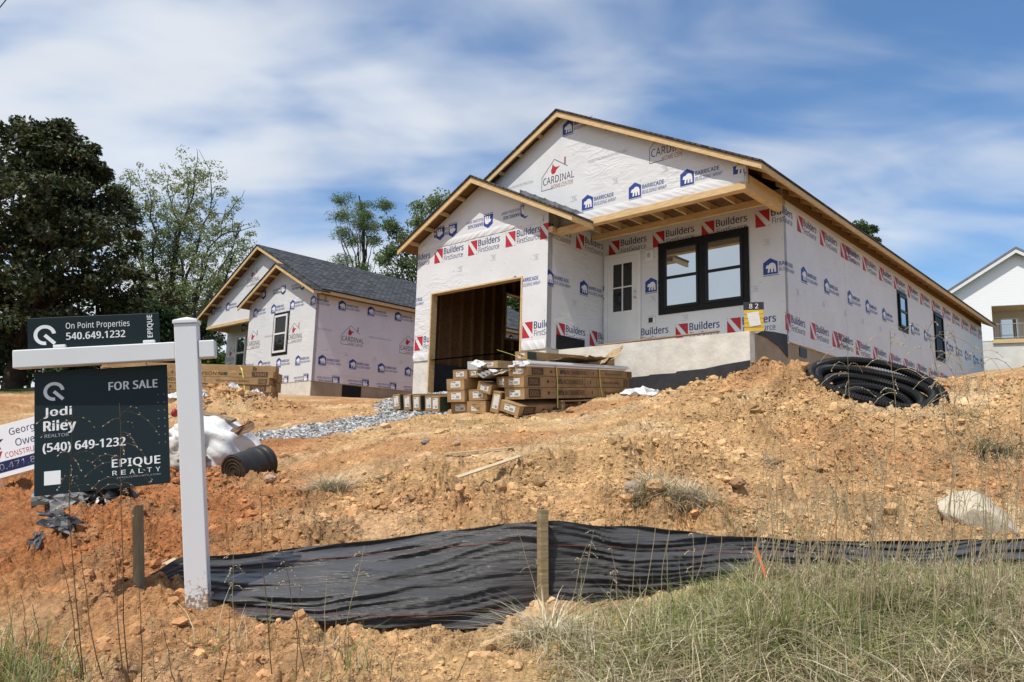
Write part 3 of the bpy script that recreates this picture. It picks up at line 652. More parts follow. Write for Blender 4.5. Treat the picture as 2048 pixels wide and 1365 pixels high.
jm((OP[0], GF - .02, -.86), (OP[0] + .04, GF + .17, OP[3])); jm((OP[1] - .04, GF - .02, -.86), (OP[1], GF + .17, OP[3])); jm((OP[0] + .04, GF - .02, OP[3] - .04), (OP[1] - .04, GF + .17, OP[3]))
mb.build('garage_door_frame', PINE, HBO)
mb = MB(); slab(mb, 'u', -B_ + .0, -.12, GF + .16, L_, -.04, 3.10, [(1.10, 1.86, .98, 2.24)], 0, 1)      # outward face is -u
for q in mb.v: pass
mb.build('wall', [WRAP, OSB], HBO)
mb = MB(); slab(mb, 'v', L_ - .12, .12, -W_, -.12, -.04, 3.10, (), 1, 0)
mb.prism([(-W_, 3.1), (0, 3.1), (RU, zt(RU) - .15)], 1, L_ - .12, L_); mb.build('wall', [WRAP, OSB], HBO)
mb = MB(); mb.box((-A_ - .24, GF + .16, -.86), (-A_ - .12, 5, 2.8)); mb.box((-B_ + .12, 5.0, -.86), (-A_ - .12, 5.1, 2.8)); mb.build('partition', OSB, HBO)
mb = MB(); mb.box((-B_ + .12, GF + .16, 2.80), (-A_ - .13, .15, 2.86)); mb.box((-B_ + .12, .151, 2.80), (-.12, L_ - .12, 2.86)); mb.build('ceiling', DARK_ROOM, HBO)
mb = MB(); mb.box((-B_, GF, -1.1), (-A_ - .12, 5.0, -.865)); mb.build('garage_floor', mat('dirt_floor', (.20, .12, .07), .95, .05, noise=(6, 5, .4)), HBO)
STUD_SHADED = mat('stud_lumber_shaded', (.30, .19, .10), .75, .1, noise=(6, 4, .4), stretch=(6, 6, 1))  # darkened copy of the pine, garage shade put into the colour
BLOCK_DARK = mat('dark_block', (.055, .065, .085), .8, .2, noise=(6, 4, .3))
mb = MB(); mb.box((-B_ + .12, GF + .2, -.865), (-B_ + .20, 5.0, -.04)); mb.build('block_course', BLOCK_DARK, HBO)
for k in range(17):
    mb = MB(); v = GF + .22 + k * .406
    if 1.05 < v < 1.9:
        mb.box((-B_ + .12, v, -.04), (-B_ + .21, v + .04, .93)); mb.build('stud', STUD_SHADED, HBO); mb = MB(); mb.box((-B_ + .12, v, 2.285), (-B_ + .21, v + .04, 2.8))
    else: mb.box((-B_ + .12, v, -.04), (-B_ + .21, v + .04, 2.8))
    mb.build('stud', STUD_SHADED, HBO)
mb = MB(); ring(mb, 'u', -B_ + .12, 1.06, 1.90, .94, 2.28, .045, .0, .10); mb.build('window_framing', PINE, HBO)
# front gable over the porch, beams
mb = MB(); t_ = lambda u: zt(u) - .10
mb.prism([(-W_, 2.75), (0, 2.75), (0, t_(0)), (RU, t_(RU)), (-W_, t_(-W_))], 1, GV, GV + .09, 0)
pr = Print(mb, PV(GV), [((-W_, 2.75), (-.02, 5.3))])
for s, z, f in ((-3.62, 3.14, 0), (-2.41, 3.135, 0), (-1.21, 3.13, 0), (-4.19, 5.02, 0)): barricade(pr, s, z)
pr.rg = [((-.6, 2.76), (0, 3.1))]; barricade(pr, -.10, 3.07)
pr.rg = [((-W_, 2.75), (-1.3, 4.02))]; cardinal(pr, -1.60, 3.93)
pr.rg = [((-W_, 2.75), (-.02, 5.3))]; cardinal(pr, -4.47, 3.99); webline(pr, -3.62, 4.02); webline(pr, -6.2, 3.95)
for s, z in ((-4.0, 3.3), (-2.9, 3.45), (-1.7, 3.42)): tick(pr, s, z)
staples(pr, -W_, 0, 2.8, 5.2, 9, top=t_); pleats(mb, PV(GV), -4.3, -.03, 2.752, 2.945, 10, .013, 2.2)
mb.build('gable_wall', PRINTS, HBO)
mb = MB(); mb.bbox((-A_, GV - .03, 2.61), (-.0, GV + .14, 2.748), .006); mb.build('porch_beam', PINE, HBO)
mb = MB(); mb.bbox((-.14, GV + .145, 2.62), (-.002, -.01, 2.93), .006); mb.build('porch_beam', PINE, HBO)
mb = MB(); mb.bbox((-A_ + .02, -.50, 2.66), (-.15, -.44, 2.80), .006); mb.build('ceiling_ledger', PINE, HBO)
for k in range(8):
    mb = MB(); u = -4.1 + k * .55; mb.box((u, GV + .15, 2.80), (u + .04, -.003, 2.94)); mb.build('ceiling_joist', PINE, HBO)
mb = MB(); mb.box((-A_ + .004, GV + .15, 2.95), (-.15, -.003, 2.97)); mb.build('porch_ceiling', OSB, HBO)
# main roof: shingles over sheathing, rake boards, eave boards, rafter tails, lookouts
V0, V1, EO = -1.87, 18.12, .40
mb = MB(); e = (zt(RU + 0)); 
for sg in (1, -1):
    ue = RU + sg * (abs(RU) + EO + .02); ub = RU
    P4 = [(ub, e), (ue, zt(ue)), (ue, zt(ue) - .035), (ub, e - .035)]
    mb.prism(P4 if sg > 0 else P4[::-1], 1, V0 - .02, V1, 0)
    ue2 = RU + sg * (abs(RU) + EO); P5 = [(ub, e - .036), (ue2, zt(ue2) - .036), (ue2, zt(ue2) - .056), (ub, e - .056)]
    mb.prism(P5 if sg > 0 else P5[::-1], 1, V0, V1 - .01, 1)
mb.build('roof', [SHINGLE, OSB], HBO)
for sg in (1, -1):
    mb = MB(); ue = RU + sg * (abs(RU) + EO - .003)
    P4 = [(RU, e - .057), (ue, zt(ue) - .057), (ue, zt(ue) - .17), (RU, e - .185)]
    mb.prism(P4 if sg > 0 else P4[::-1], 1, V0 + .012, V0 + .05, 0); mb.build('rake_board', PINE, HBO)
mb = MB(); mb.bbox((EO - .04, V0 + .052, 2.845), (EO - .002, V1 - .02, 2.955), .004); mb.build('fascia_board', PINE, HBO)
for k in range(33):
    v = -1.55 + k * .606; mb = MB(); mb.prism([(.006, zt(.006) - .057), (EO - .041, zt(EO - .041) - .057), (EO - .041, 2.86), (.006, 3.04)], 1, v, v + .04); mb.build('rafter_tail', PINE, HBO)
for sg in (1, -1):
    for k in range(1, 8):
        u = RU + sg * k * .6; mb = MB(); z1 = zt(u) - .058 - .02
        mb.prism([(u - .02, z1 - .01), (u + .02, z1 - .01), (u + .02, z1 - .095), (u - .02, z1 - .095)], 1, V0 + .052, GV - .002); mb.build('lookout', PINE, HBO)
# garage roof
gt = lambda u: GZP - SL * abs(u - GR_); GL, GRr, GV0 = -9.085, -3.433, -2.42
mb = MB()
for ue, sg in ((GRr, 1), (GL, -1)):
    P4 = [(GR_, GZP), (ue, gt(ue)), (ue, gt(ue) - .035), (GR_, GZP - .035)]; P5 = [(GR_, GZP - .036), (ue, gt(ue) - .036), (ue, gt(ue) - .056), (GR_, GZP - .056)]
    mb.prism(P4 if sg > 0 else P4[::-1], 1, GV0 - .02, GV - .004, 0); mb.prism(P5 if sg > 0 else P5[::-1], 1, GV0, GV - .006, 1)
mb.build('garage_roof', [SHINGLE, OSB], HBO)
for ue, sg in ((GRr - .003, 1), (GL + .003, -1)):
    mb = MB(); P4 = [(GR_, GZP - .057), (ue, gt(ue) - .057), (ue, gt(ue) - .175), (GR_, GZP - .19)]
    mb.prism(P4 if sg > 0 else P4[::-1], 1, GV0 + .012, GV0 + .05); mb.build('rake_board', PINE, HBO)
mb = MB(); mb.bbox((GRr - .04, GV0 + .052, gt(GRr) - .175), (GRr - .003, GV - .01, gt(GRr) - .06), .004); mb.build('fascia_board', PINE, HBO)
mb = MB(); mb.box((-A_ + .13, GV - .28, 2.50), (GRr - .05, GV - .03, 2.60)); mb.box((-A_ + .003, GF, 2.50), (-A_ + .12, GV - .03, 2.62)); mb.build('soffit_framing', PINE, HBO)
for k in range(1, 5):
    u = GR_ - k * .55; mb = MB(); z1 = gt(u) - .07; mb.box((u - .02, GV0 + .052, z1 - .10), (u + .02, GF - .002, z1 - .015)); mb.build('lookout', PINE, HBO)
mb = MB(); FL = mat('flashing_metal', (.30, .31, .32), .4, .5, metal=.5, noise=(9, 4, .7))
ks = 14
for i in range(ks):
    u0, u1 = -5.6 + i * (2.1 / ks), -5.6 + (i + 1) * (2.1 / ks); zA = lambda u: gt(u) + .006
    mb.add([(u0, GV - .10, zA(u0)), (u1, GV - .10, zA(u1)), (u1, GV - .006, zA(u1) + .01), (u0, GV - .006, zA(u0) + .01), (u1, GV - .007, zA(u1) + .10), (u0, GV - .007, zA(u0) + .10 + .02 * (i % 2))], [(0, 1, 2, 3), (3, 2, 4, 5)])
mb.build('flashing', FL, HBO)
# windows, door, mounting blocks
wf = MB(); ring(wf, 'v', 0, -2.851, -.73, .82, 2.44, .15, .003, .03); wf.bbox((-1.86, -.03, .97), (-1.70, -.003, 2.29), .004)
wf = wf.build('twin_window', BLACK_TAPE, HBO)
for s0, s1 in ((-2.70, -1.86), (-1.70, -.86)):
    mb = MB(); ring(mb, 'v', 0, s0, s1, .95, 2.31, .055, .004, .05); mb.bbox((s0 + .055, -.046, 1.60), (s1 - .055, -.012, 1.66), .004); mb.build('sash', BLACK_FRAME, wf)
    for a, b in ((1.005, 1.60), (1.66, 2.255)):
        mb = MB(); mb.box((s0 + .055, -.022, a), (s1 - .055, -.006, b)); mb.build('pane', GLASS, wf)
dr = MB(); ring(dr, 'v', 0, -4.295, -3.305, .295, 2.386, .085, .003, .05, wb=.03); dr = dr.build('door_frame', WHITE_PAINT, HBO)
mb = MB(); d0, d1, za, zb = -4.205, -3.395, .33, 2.295
gx0, gx1, gz0, gz1 = -4.05, -3.545, 1.02, 2.14; gx0, gx1 = -4.06, -3.54
mb.box((d0, -.028, za), (gx0, -.004, zb)); mb.box((gx1, -.028, za), (d1, -.004, zb)); mb.box((gx0, -.028, gz1), (gx1, -.004, zb)); mb.box((gx0, -.028, za), (gx1, -.004, gz0))
mb.bbox((-3.815, -.034, gz0), (-3.785, -.010, gz1), .003); mb.bbox((gx0, -.035, 1.565), (gx1, -.011, 1.595), .003)
for zz in (.46, .70, .92): mb.box((gx0 - .01, -.030, zz), (gx1 + .01, -.0285, zz + .012))
door = mb.build('door', WHITE_PAINT, HBO); door['label'] = 'white front door with four small panes'
mb = MB(); mb.box((gx0, -.016, gz0), (gx1, -.006, gz1)); mb.build('pane', GLASS_DARK, door)
mb = MB(); mb.tube([(-3.45, -.028, 1.30), (-3.45, -.075, 1.30)], .025, 10); mb.tube([(-3.45, -.028, 1.44), (-3.45, -.05, 1.44)], .022, 10); mb.build('handle', METAL, door)
mb = MB(); mb.bbox((-3.19, -.03, 2.12), (-2.97, -.003, 2.35), .012); pr = Print(mb, PV(-.03), [((-4, 2), (0, 3))]); pr.origin(-3.12, 2.18); pr.text('6', 0, 0, h=.10, m=1, bold=.016)
mb.build('light_block', [WHITE_PAINT, INK_BLACK], HBO)
mb = MB(); mb.bbox((-3.12, -.03, .66), (-2.93, -.003, .80), .006, 0); mb.box((-3.10, -.034, .675), (-2.99, -.0305, .785), 1); mb.build('outlet_box', [WHITE_PAINT, INK_BLACK], HBO)
sash_window(HBO, 'u', 0, 7.47, 8.18, 1.40, 2.30, BLACK_FRAME, .06, .10, GLASS)
sash_window(HBO, 'u', 0, 11.08, 12.02, .98, 2.33, BLACK_FRAME, .05, .07, GLASS_DARK)

# ---- the second house ------------------------------------------------
HAO = empty('unfinished_house', HA[0], 'smaller white-wrapped unfinished house with grey shingle roof, left of the open garage', 'house', 'unfinished houses in white wrap', (0, 0, -HA[1]))
SA, AU, AZ, AW, AL = .5055, -4.205, 5.344, 8.41, 13.0
za_ = lambda u: AZ - SA * abs(u - AU); BG, BP = -2.18, 4.252; bz = lambda u: BP - SA * abs(u - BG); BE = -4.417
mb = MB(); mb.box((-.2, .03, -1.6), (-.03, AL, .012)); mb.box((BE + .03, .03, -1.6), (-.2, .2, .012)); mb.box((-AW, 1.23, -1.6), (BE + .03, 1.4, .012)); mb.build('foundation', FOUNDATION, HAO)
mb = MB(); mb.box((BE + .04, .012, -1.6), (-.035, .0295, -.004)); mb.build('foundation', CONCRETE, HAO)
mb = MB(); mb.box((-.03, 1.24, -.55), (-.015, 2.02, -.03)); mb.build('crawl_hatch', BLACK_FRAME, HAO)
mb = MB(); mb.box((-2.54, .0, -.21), (-2.10, .0115, -.01)); mb.build('foundation_vent', BLACK_FRAME, HAO)
mb = MB(); slab(mb, 'u', 0, .12, .12, AL, 0, 2.95); mb.add([(0, 0, 0), (0, .12, 0), (0, .12, 2.95), (0, 0, 2.95)], [(0, 1, 2, 3)], 0)
pr = Print(mb, PU(0), [((0, 0), (AL, 2.9))])
for k in range(9):
    barricade(pr, -.20 + 1.22 * k, 2.69); barricade(pr, .37 + 1.225 * k, .73)
    pr.rg = [((0, .012), (AL, .26))]; barricade(pr, .95 + 1.22 * k, .05, flip=True); pr.rg = [((0, 0), (AL, 2.9))]
for k in range(4): cardinal(pr, 1.52 + 2.54 * k, 1.67); webline(pr, -.35 + 2.54 * k, 1.72)
for s in (1.3, 2.5, 3.7): tick(pr, s, 1.02)
staples(pr, 0, 6, .3, 2.8, 11)
mb.add([(.004, 0, .275), (.004, AL, .245), (.004, AL, .255), (.004, 0, .285)], [(0, 1, 2, 3)], 0)
mb.build('wall', PRINTS2, HAO)
mb = MB(); slab(mb, 'v', 0, .12, BE, 0, 0, 2.75); mb.prism([(BE, 2.75), (0, 2.75), (0, bz(0) - .12), (BG, BP - .12), (BE, bz(BE) - .12)], 1, 0, .12, 0)
pr = Print(mb, PV(0), [((BE, 0), (0, 4.1))])
for s in (-3.98, -2.72, -1.48, -.20): barricade(pr, s, 2.72)
for s in (-3.47, -2.14, -.9): barricade(pr, s, 3.3, ink=NAVY, flip=True)
for s in (-3.95, -1.18): cardinal(pr, s, 1.68)
webline(pr, -3.2, 1.7)
for s in (-4.5, -3.35, -2.1, -.88): barricade(pr, s, .74)
staples(pr, BE, 0, .2, 3.8, 12, top=bz)
pr.rg = [((BE, .012), (0, .26))]
for s in (-2.8, -1.54, -.32): barricade(pr, s, .05, ink=NAVY, flip=True)
mb.build('wall', PRINTS, HAO)
mb = MB(); slab(mb, 'v', 1.2, .12, -AW, BE, 0, 2.9); pr = Print(mb, PV(1.2), [((-AW, 0), (BE, 2.9))]); barricade(pr, -7.1, 2.65); cardinal(pr, -7.9, 1.5, ink=BLACK); mb.build('wall', PRINTS, HAO)
mb = MB(); mb.box((BE - .0, .12, 0), (BE + .12, 1.2, 2.9)); mb.box((-AW, 1.32, 0), (-AW + .12, AL, 2.9)); mb.build('wall', PRINTS, HAO)
mb = MB(); slab(mb, 'v', AL, .12, -AW, 0, 0, 2.9); mb.prism([(-AW, 2.9), (0, 2.9), (AU, AZ - .15)], 1, AL, AL + .12); mb.build('wall', PRINTS, HAO)
mb = MB(); mb.prism([(-AW, 2.66), (0, 2.66), (0, za_(0) - .1), (AU, AZ - .1), (-AW, za_(-AW) - .1)], 1, .3, .39, 0)
pr = Print(mb, PV(.3), [((-AW, 2.66), (0, 5.2))]); cardinal(pr, -4.9, 4.25); barricade(pr, -7.97, 3.31); barricade(pr, -6.76, 3.33); webline(pr, -6.6, 4.0); barricade(pr, -5.5, 3.33)
mb.build('gable_wall', PRINTS, HAO)
mb = MB(); mb.bbox((-AW, .26, 2.53), (BE - .01, .42, 2.655), .006); mb.build('porch_beam', PINE, HAO)
mb = MB(); mb.bbox((-AW, .425, 2.53), (-AW + .12, 1.195, 2.85), .006); mb.build('porch_beam', PINE, HAO)
mb = MB(); mb.box((-AW, .425, 2.87), (BE - .01, 1.195, 2.89)); mb.build('porch_ceiling', OSB, HAO)
AO = .345
mb = MB()
for sg in (1, -1):
    ue = AU + sg * (abs(AU) + AO + .02); P4 = [(AU, AZ), (ue, za_(ue)), (ue, za_(ue) - .035), (AU, AZ - .035)]; ue = AU + sg * (abs(AU) + AO); P5 = [(AU, AZ - .036), (ue, za_(ue) - .036), (ue, za_(ue) - .056), (AU, AZ - .056)]
    mb.prism(P4 if sg > 0 else P4[::-1], 1, -.05, AL + .35, 0); mb.prism(P5 if sg > 0 else P5[::-1], 1, -.03, AL + .34, 1)
mb.build('roof', [SHINGLE, OSB], HAO)
mb = MB()
for ue, sg in ((BG + 2.527, 1), (BG - 2.537, -1)):
    P4 = [(BG, BP), (ue, bz(ue)), (ue, bz(ue) - .035), (BG, BP - .035)]; P5 = [(BG, BP - .036), (ue, bz(ue) - .036), (ue, bz(ue) - .056), (BG, BP - .056)]
    mb.prism(P4 if sg > 0 else P4[::-1], 1, -.37, .296, 0); mb.prism(P5 if sg > 0 else P5[::-1], 1, -.35, .294, 1)
    mk = MB(); u3 = ue - sg * .003; P6 = [(BG, BP - .057), (u3, bz(u3) - .057), (u3, bz(u3) - .165), (BG, BP - .18)]
    mk.prism(P6 if sg > 0 else P6[::-1], 1, -.345, -.305); mk.build('rake_board', PINE, HAO)
    ue = AU + sg * (abs(AU) + AO - .003); mk = MB(); P6 = [(AU, AZ - .057), (ue, za_(ue) - .057), (ue, za_(ue) - .165), (AU, AZ - .18)]
    mk.prism(P6 if sg > 0 else P6[::-1], 1, -.025, .012); mk.build('rake_board', PINE, HAO)
mb.build('front_roof', [SHINGLE, OSB], HAO)
mb = MB(); mb.bbox((AO - .04, -.30, 2.86), (AO - .002, -.054, 2.955), .004); mb.bbox((AO - .04, .02, 2.885), (AO - .002, AL + .3, 2.99), .004); mb.build('fascia_board', PINE, HAO)
mb = MB(); mb.prism([(.006, 3.0), (AO - .041, 2.93), (AO - .041, 2.87), (.006, 2.90)], 1, .05, AL); mb.build('soffit', OSB, HAO)
for k in range(1, 8):
    mb = MB(); u = AU - k * .58; z1 = za_(u) - .07; mb.box((u - .02, .014, z1 - .10), (u + .02, .298, z1 - .015)); mb.build('lookout', PINE, HAO)
for k in range(1, 5):
    mb = MB(); u = BG - k * .5; z1 = bz(u) - .07; mb.box((u - .02, -.303, z1 - .10), (u + .02, -.002, z1 - .015)); mb.build('lookout', PINE, HAO)
sash_window(HAO, 'v', 0, -2.53, -1.68, 1.08, 2.42, WHITE_PAINT, .07, .09, GLASS_DARK)
sash_window(HAO, 'v', 1.2, -7.55, -6.75, .9, 2.3, WHITE_PAINT, .07, 0, GLASS)

# ---- the finished white house uphill ---------------------------------
yC = .70; HC = empty('white_house', (23.7, 41.0, 5.4), 'finished white clapboard house with porch and stairs, uphill beyond the large house', 'house', None, (0, 0, -R(24)))
SIDING = mat('white_siding', (.86, .87, .88), .5, .3); t, b = nodes_of(SIDING); tcn = N(t, 'ShaderNodeTexCoord'); sx = N(t, 'ShaderNodeSeparateXYZ'); t.links.new(tcn.outputs['Object'], sx.inputs[0])
fr_ = M(t, 'FRACT', M(t, 'MULTIPLY', sx.outputs[2], 6.5)); bp = N(t, 'ShaderNodeBump'); bp.inputs['Strength'].default_value = .45; bp.inputs['Distance'].default_value = .02; t.links.new(fr_, bp.inputs['Height']); t.links.new(bp.outputs[0], b.inputs['Normal'])
GREY_ROOF = mat('grey_shingle', (.20, .205, .215), .9, .1, noise=(8, 4, .3))
mb = MB(); mb.box((0, 0, -1.5), (7, 9, 1.55)); mb.build('foundation', mat('pale_render', (.66, .65, .61), .85, .1, noise=(1.2, 5, .22)), HC)
mb = MB(); slab(mb, 'v', -.02, .15, -.02, 7.02, 1.55, 4.05, [(2.25, 6.2, 1.62, 3.45)], 0, 0); mb.prism([(-.02, 4.05), (7.02, 4.05), (3.5, 6.35)], 1, -.02, .13); slab(mb, 'u', 7.02, .15, .13, 9, 1.55, 4.05, (), 0, 0); mb.box((-.02, .13, 1.55), (.13, 9, 4.05)); mb.build('wall', SIDING, HC)
mb = MB(); mb.box((.13, 2.0, 1.55), (6.87, 2.12, 4.0)); mb.build('porch_wall', mat('warm_siding', (.60, .52, .40), .6, .2), HC)
mb = MB(); mb.box((1.9, .14, 3.46), (6.3, 1.99, 3.52)); mb.build('porch_ceiling', PINE, HC)
mb = MB()
for sg in (1, -1):
    P4 = [(3.5, 6.55), (3.5 + sg * 4.0, 6.55 - 4.0 * .655), (3.5 + sg * 4.0, 6.43 - 4.0 * .655), (3.5, 6.43)]; mb.prism(P4 if sg > 0 else P4[::-1], 1, -.4, 9.3, 0)
mb.build('roof', GREY_ROOF, HC)
for sg in (1, -1):
    mb = MB(); P4 = [(3.5, 6.42), (3.5 + sg * 4.0, 6.42 - 4.0 * .655), (3.5 + sg * 4.0, 6.22 - 4.0 * .655), (3.5, 6.22)]; mb.prism(P4 if sg > 0 else P4[::-1], 1, -.38, -.33, 0); mb.build('rake_board', WHITE_PAINT, HC)
mb = MB(); mb.bbox((2.2, -.10, 1.40), (6.3, .10, 1.61), .01); mb.build('porch_edge', PINE, HC)
for u in (3.85, 6.1): mb = MB(); mb.bbox((u, -.03, 1.62), (u + .16, .12, 3.44), .01); mb.build('porch_post', PINE, HC)
mb = MB(); mb.tube([(2.3, .0, 2.45), (6.1, .0, 2.45)], .018, 6); mb.tube([(2.3, .0, 1.72), (6.1, .0, 1.72)], .014, 6)
for k in range(2, 32): mb.tube([(2.1 + k * .128, 0, 1.72), (2.1 + k * .128, 0, 2.45)], .006, 4)
mb.build('railing', INK_GREY, HC)
mb = MB(); ring(mb, 'v', 2.0, 2.9, 3.8, 1.9, 3.1, .08, .003, .04); wc = mb.build('window', WHITE_PAINT, HC); mb = MB(); mb.box((2.98, 1.985, 1.98), (3.72, 1.996, 3.02)); mb.build('pane', GLASS, wc)
mb = MB()
for k in range(8): mb.box((3.3 + k * .28, -1.3, -.0 + k * .19), (3.62 + k * .28, -.25, .05 + k * .19))
mb.prism([(3.25, -.25), (5.55, 1.32), (5.55, 1.10), (3.55, -.25)], 1, -1.36, -1.30); mb.prism([(3.25, -.25), (5.55, 1.32), (5.55, 1.10), (3.55, -.25)], 1, -.25, -.20); mb.build('stairs', PINE, HC)
mb = MB(); mb.tube([(3.3, -1.33, .85), (5.55, -1.33, 2.35)], .03, 6); mb.tube([(3.3, -1.33, .12), (5.55, -1.33, 1.55)], .02, 6)
for k in range(18): mb.tube([(3.35 + k * .127, -1.33, .12 + k * .083), (3.35 + k * .127, -1.33, .87 + k * .084)], .012, 4)
mb.build('stair_railing', WHITE_PAINT, HC)
# ---- the pale house far left, almost hidden ---------------------------
p = at(430, 760, 46.0); HD = empty('pale_house', (p[0] - 6.5, p[1], gz(p[0], p[1]) - .2), 'pale blue-grey house glimpsed between sign post and smaller wrapped house', 'house', None, (0, 0, R(8)))
PALE = mat('pale_blue_siding', (.42, .47, .53), .7, .2, noise=(2, 3, .1))
mb = MB(); mb.box((0, 0, -1), (7, 8, 3.0)); mb.prism([(0, 3.001), (7, 3.001), (3.5, 4.6)], 1, 0, 8, 0); mb.build('wall', PALE, HD)
mb = MB()
for sg in (1, -1): P4 = [(3.5, 4.75), (3.5 + sg * 4.0, 4.75 - 4 * .457), (3.5 + sg * 4.0, 4.63 - 4 * .457), (3.5, 4.63)]; mb.prism(P4 if sg > 0 else P4[::-1], 1, -.4, 8.4)
mb.build('roof', GREY_ROOF, HD)
for u in (4.6, 1.2): sash_window(HD, 'v', 0, u, u + 1.1, .9, 2.4, WHITE_PAINT, .1, 0, GLASS_DARK)
# ------------------------------------------------------------------ the for-sale sign
def rotm(a, b, c): return Matrix.Rotation(a, 3, 'Z') @ Matrix.Rotation(b, 3, 'X') @ Matrix.Rotation(c, 3, 'Y')
def place(o, p, r): o.location = p; o.rotation_euler = r.to_euler()
def q_logo(p, x, y, r, m):
    p.origin(x, y); th = np.linspace(R(8), R(277), 40); ro, ri = r, r * .66
    for a, b in zip(th[:-1], th[1:]): p.poly([(ro * math.cos(a), ro * math.sin(a)), (ro * math.cos(b), ro * math.sin(b)), (ri * math.cos(b), ri * math.sin(b)), (ri * math.cos(a), ri * math.sin(a))], m)
    p.line([(r * .08, -r * .10), (r * .78, -r * .80)], r * .33, m)
PR_ = rotm(.233, .0416, -.1177)
sg = empty('sign_post', (0, 0, 0), 'white square vinyl sign post with one long arm, holding the dark sale panels', 'sign post'); place(sg, (-1.5741, 3.6558, .5243), PR_)
POST_VINYL = mat('post_vinyl', (.74, .74, .745), .35, .4); t, b = nodes_of(POST_VINYL)
tcn = N(t, 'ShaderNodeTexCoord'); sx = N(t, 'ShaderNodeSeparateXYZ'); t.links.new(tcn.outputs['Object'], sx.inputs[0]); nz = N(t, 'ShaderNodeTexNoise'); nz.inputs['Scale'].default_value = 70; nz.inputs['Detail'].default_value = 3
t.links.new(tcn.outputs['Object'], nz.inputs['Vector']); mr = N(t, 'ShaderNodeMapRange'); mr.inputs['From Min'].default_value = -1.02; mr.inputs['From Max'].default_value = -1.38; mr.inputs['To Min'].default_value = -.32; mr.inputs['To Max'].default_value = .34
t.links.new(sx.outputs[2], mr.inputs['Value']); mk = N(t, 'ShaderNodeMapRange'); mk.inputs['From Min'].default_value = .47; mk.inputs['From Max'].default_value = .58; t.links.new(M(t, 'ADD', nz.outputs['Fac'], mr.outputs[0]), mk.inputs['Value'])
mx = N(t, 'ShaderNodeMix', data_type='RGBA'); mx.inputs['A'].default_value = (.74, .74, .745, 1); mx.inputs['B'].default_value = (.33, .23, .15, 1); t.links.new(mk.outputs[0], mx.inputs['Factor']); t.links.new(mx.outputs['Result'], b.inputs['Base Color'])   # splashed mud at the foot
h = .0508
mb = MB(); mb.bbox((-h, -h, -1.62), (h, h, .0855), .004); mb.build('post', POST_VINYL, sg)
mb = MB(); k = .0565; mb.bbox((-k, -k, .086), (k, k, .104), .003); mb.add([(-k + .002, -k + .002, .1045), (k - .002, -k + .002, .1045), (k - .002, k - .002, .1045), (-k + .002, k - .002, .1045), (0, 0, .123)], [(0, 1, 4), (1, 2, 4), (2, 3, 4), (3, 0, 4), (3, 2, 1, 0)]); mb.build('cap', PVC, sg)
mb = MB(); mb.bbox((-.7425, -.042, -.084), (-h - .001, .042, 0), .005); mb.build('arm', PVC, sg)
mb = MB(); mb.bbox((h + .001, -.042, -.084), (.1265, .042, 0), .005); mb.build('arm_end', PVC, sg)
def panel_pl(wd, hh, yf): return lambda s, z, l: (s * wd, yf - l, z * hh)
# rider panel clipped on the arm
rd = MB(); W1, H1 = .566, .146
rd.bbox((0, -.004, 0), (W1, .004, H1), .002, 0)
class SP(Print):                                   # prints in metres on a panel facing -y
    pass
pr = SP(rd, lambda s, z, l: (s, -.0042 - l, z), [((0, 0), (W1, H1))], lift=.0006)
fx = lambda a: a * W1; fy = lambda a: a * H1
q_logo(pr, fx(.127), fy(.44), .047, 1)
pr.origin(0, 0); pr.text('On Point Properties', fx(.284), fy(.545), wd=fx(.485), h=fy(.26), m=2, bold=.016); pr.text('540.649.1232', fx(.287), fy(.25), wd=fx(.445), h=fy(.23), m=1, bold=.034)
pr.origin(fx(.955), fy(.20), math.pi / 2); pr.text('EPIQUE', 0, 0, wd=fy(.74), h=.028, m=1, bold=.034)
rider = rd.build('rider_sign', [SIGN_DARK, SIGN_WHITE, SIGN_WHITE]); tag(rider, 'narrow dark rider sign with On Point Properties and phone number standing on the white arm', 'sign')
place(rider, sg.matrix_world @ Vector((0, 0, 0)), PR_); rider.location = Vector((-1.5741, 3.6558, .5243)) + PR_ @ Vector((-.690, .0, .003))
for xx in (.110, .495):
    mb = MB(); mb.bbox((xx, -.024, -.0), (xx + .052, .024, .014), .003); mb.build('clip', PVC, rider)
# hanging panel
pn = MB(); W2_ = .5705; pn.bbox((-W2_ / 2, -.004, -W2_ / 2), (W2_ / 2, .004, W2_ / 2), .002, 0)
pr = SP(pn, lambda s, z, l: (s, -.0042 - l, z), [((-W2_ / 2, -W2_ / 2), (W2_ / 2, W2_ / 2))], lift=.0006)
X = lambda a: (a - .5) * W2_; Y = lambda a: (.5 - a) * W2_
q_logo(pr, X(.143), Y(.167), .077 * W2_, 1); pr.origin(0, 0)
def tx(t_, a0, a1, b0, b1, m=1, bold=.034): pr.text(t_, X(a0), Y(b1), wd=X(a1) - X(a0), h=Y(b0) - Y(b1), m=m, bold=bold)
prepare_text([(c, .012) for c in 'REALTY'] + [('EPIQUEREALTY.COM', 0.0)])
tx('FOR SALE', .55, .92, .122, .192, bold=.036); tx('Jodi', .07, .27, .297, .385); tx('Riley', .07, .30, .405, .515); tx('REALTOR', .076, .25, .515, .542, 2, .02)
tx('(540) 649-1232', .065, .667, .588, .672); tx('EPIQUE', .567, .927, .765, .845)
for i, c in enumerate('REALTY'): tx(c, .567 + i * .065, .567 + i * .065 + .035, .858, .895, 1, .012)
tx('EPIQUEREALTY.COM', .60, .927, .912, .926, 2, 0.0)
pr.poly([(X(.072), Y(.922)), (X(.19), Y(.922)), (X(.19), Y(.812)), (X(.072), Y(.812))], 1)
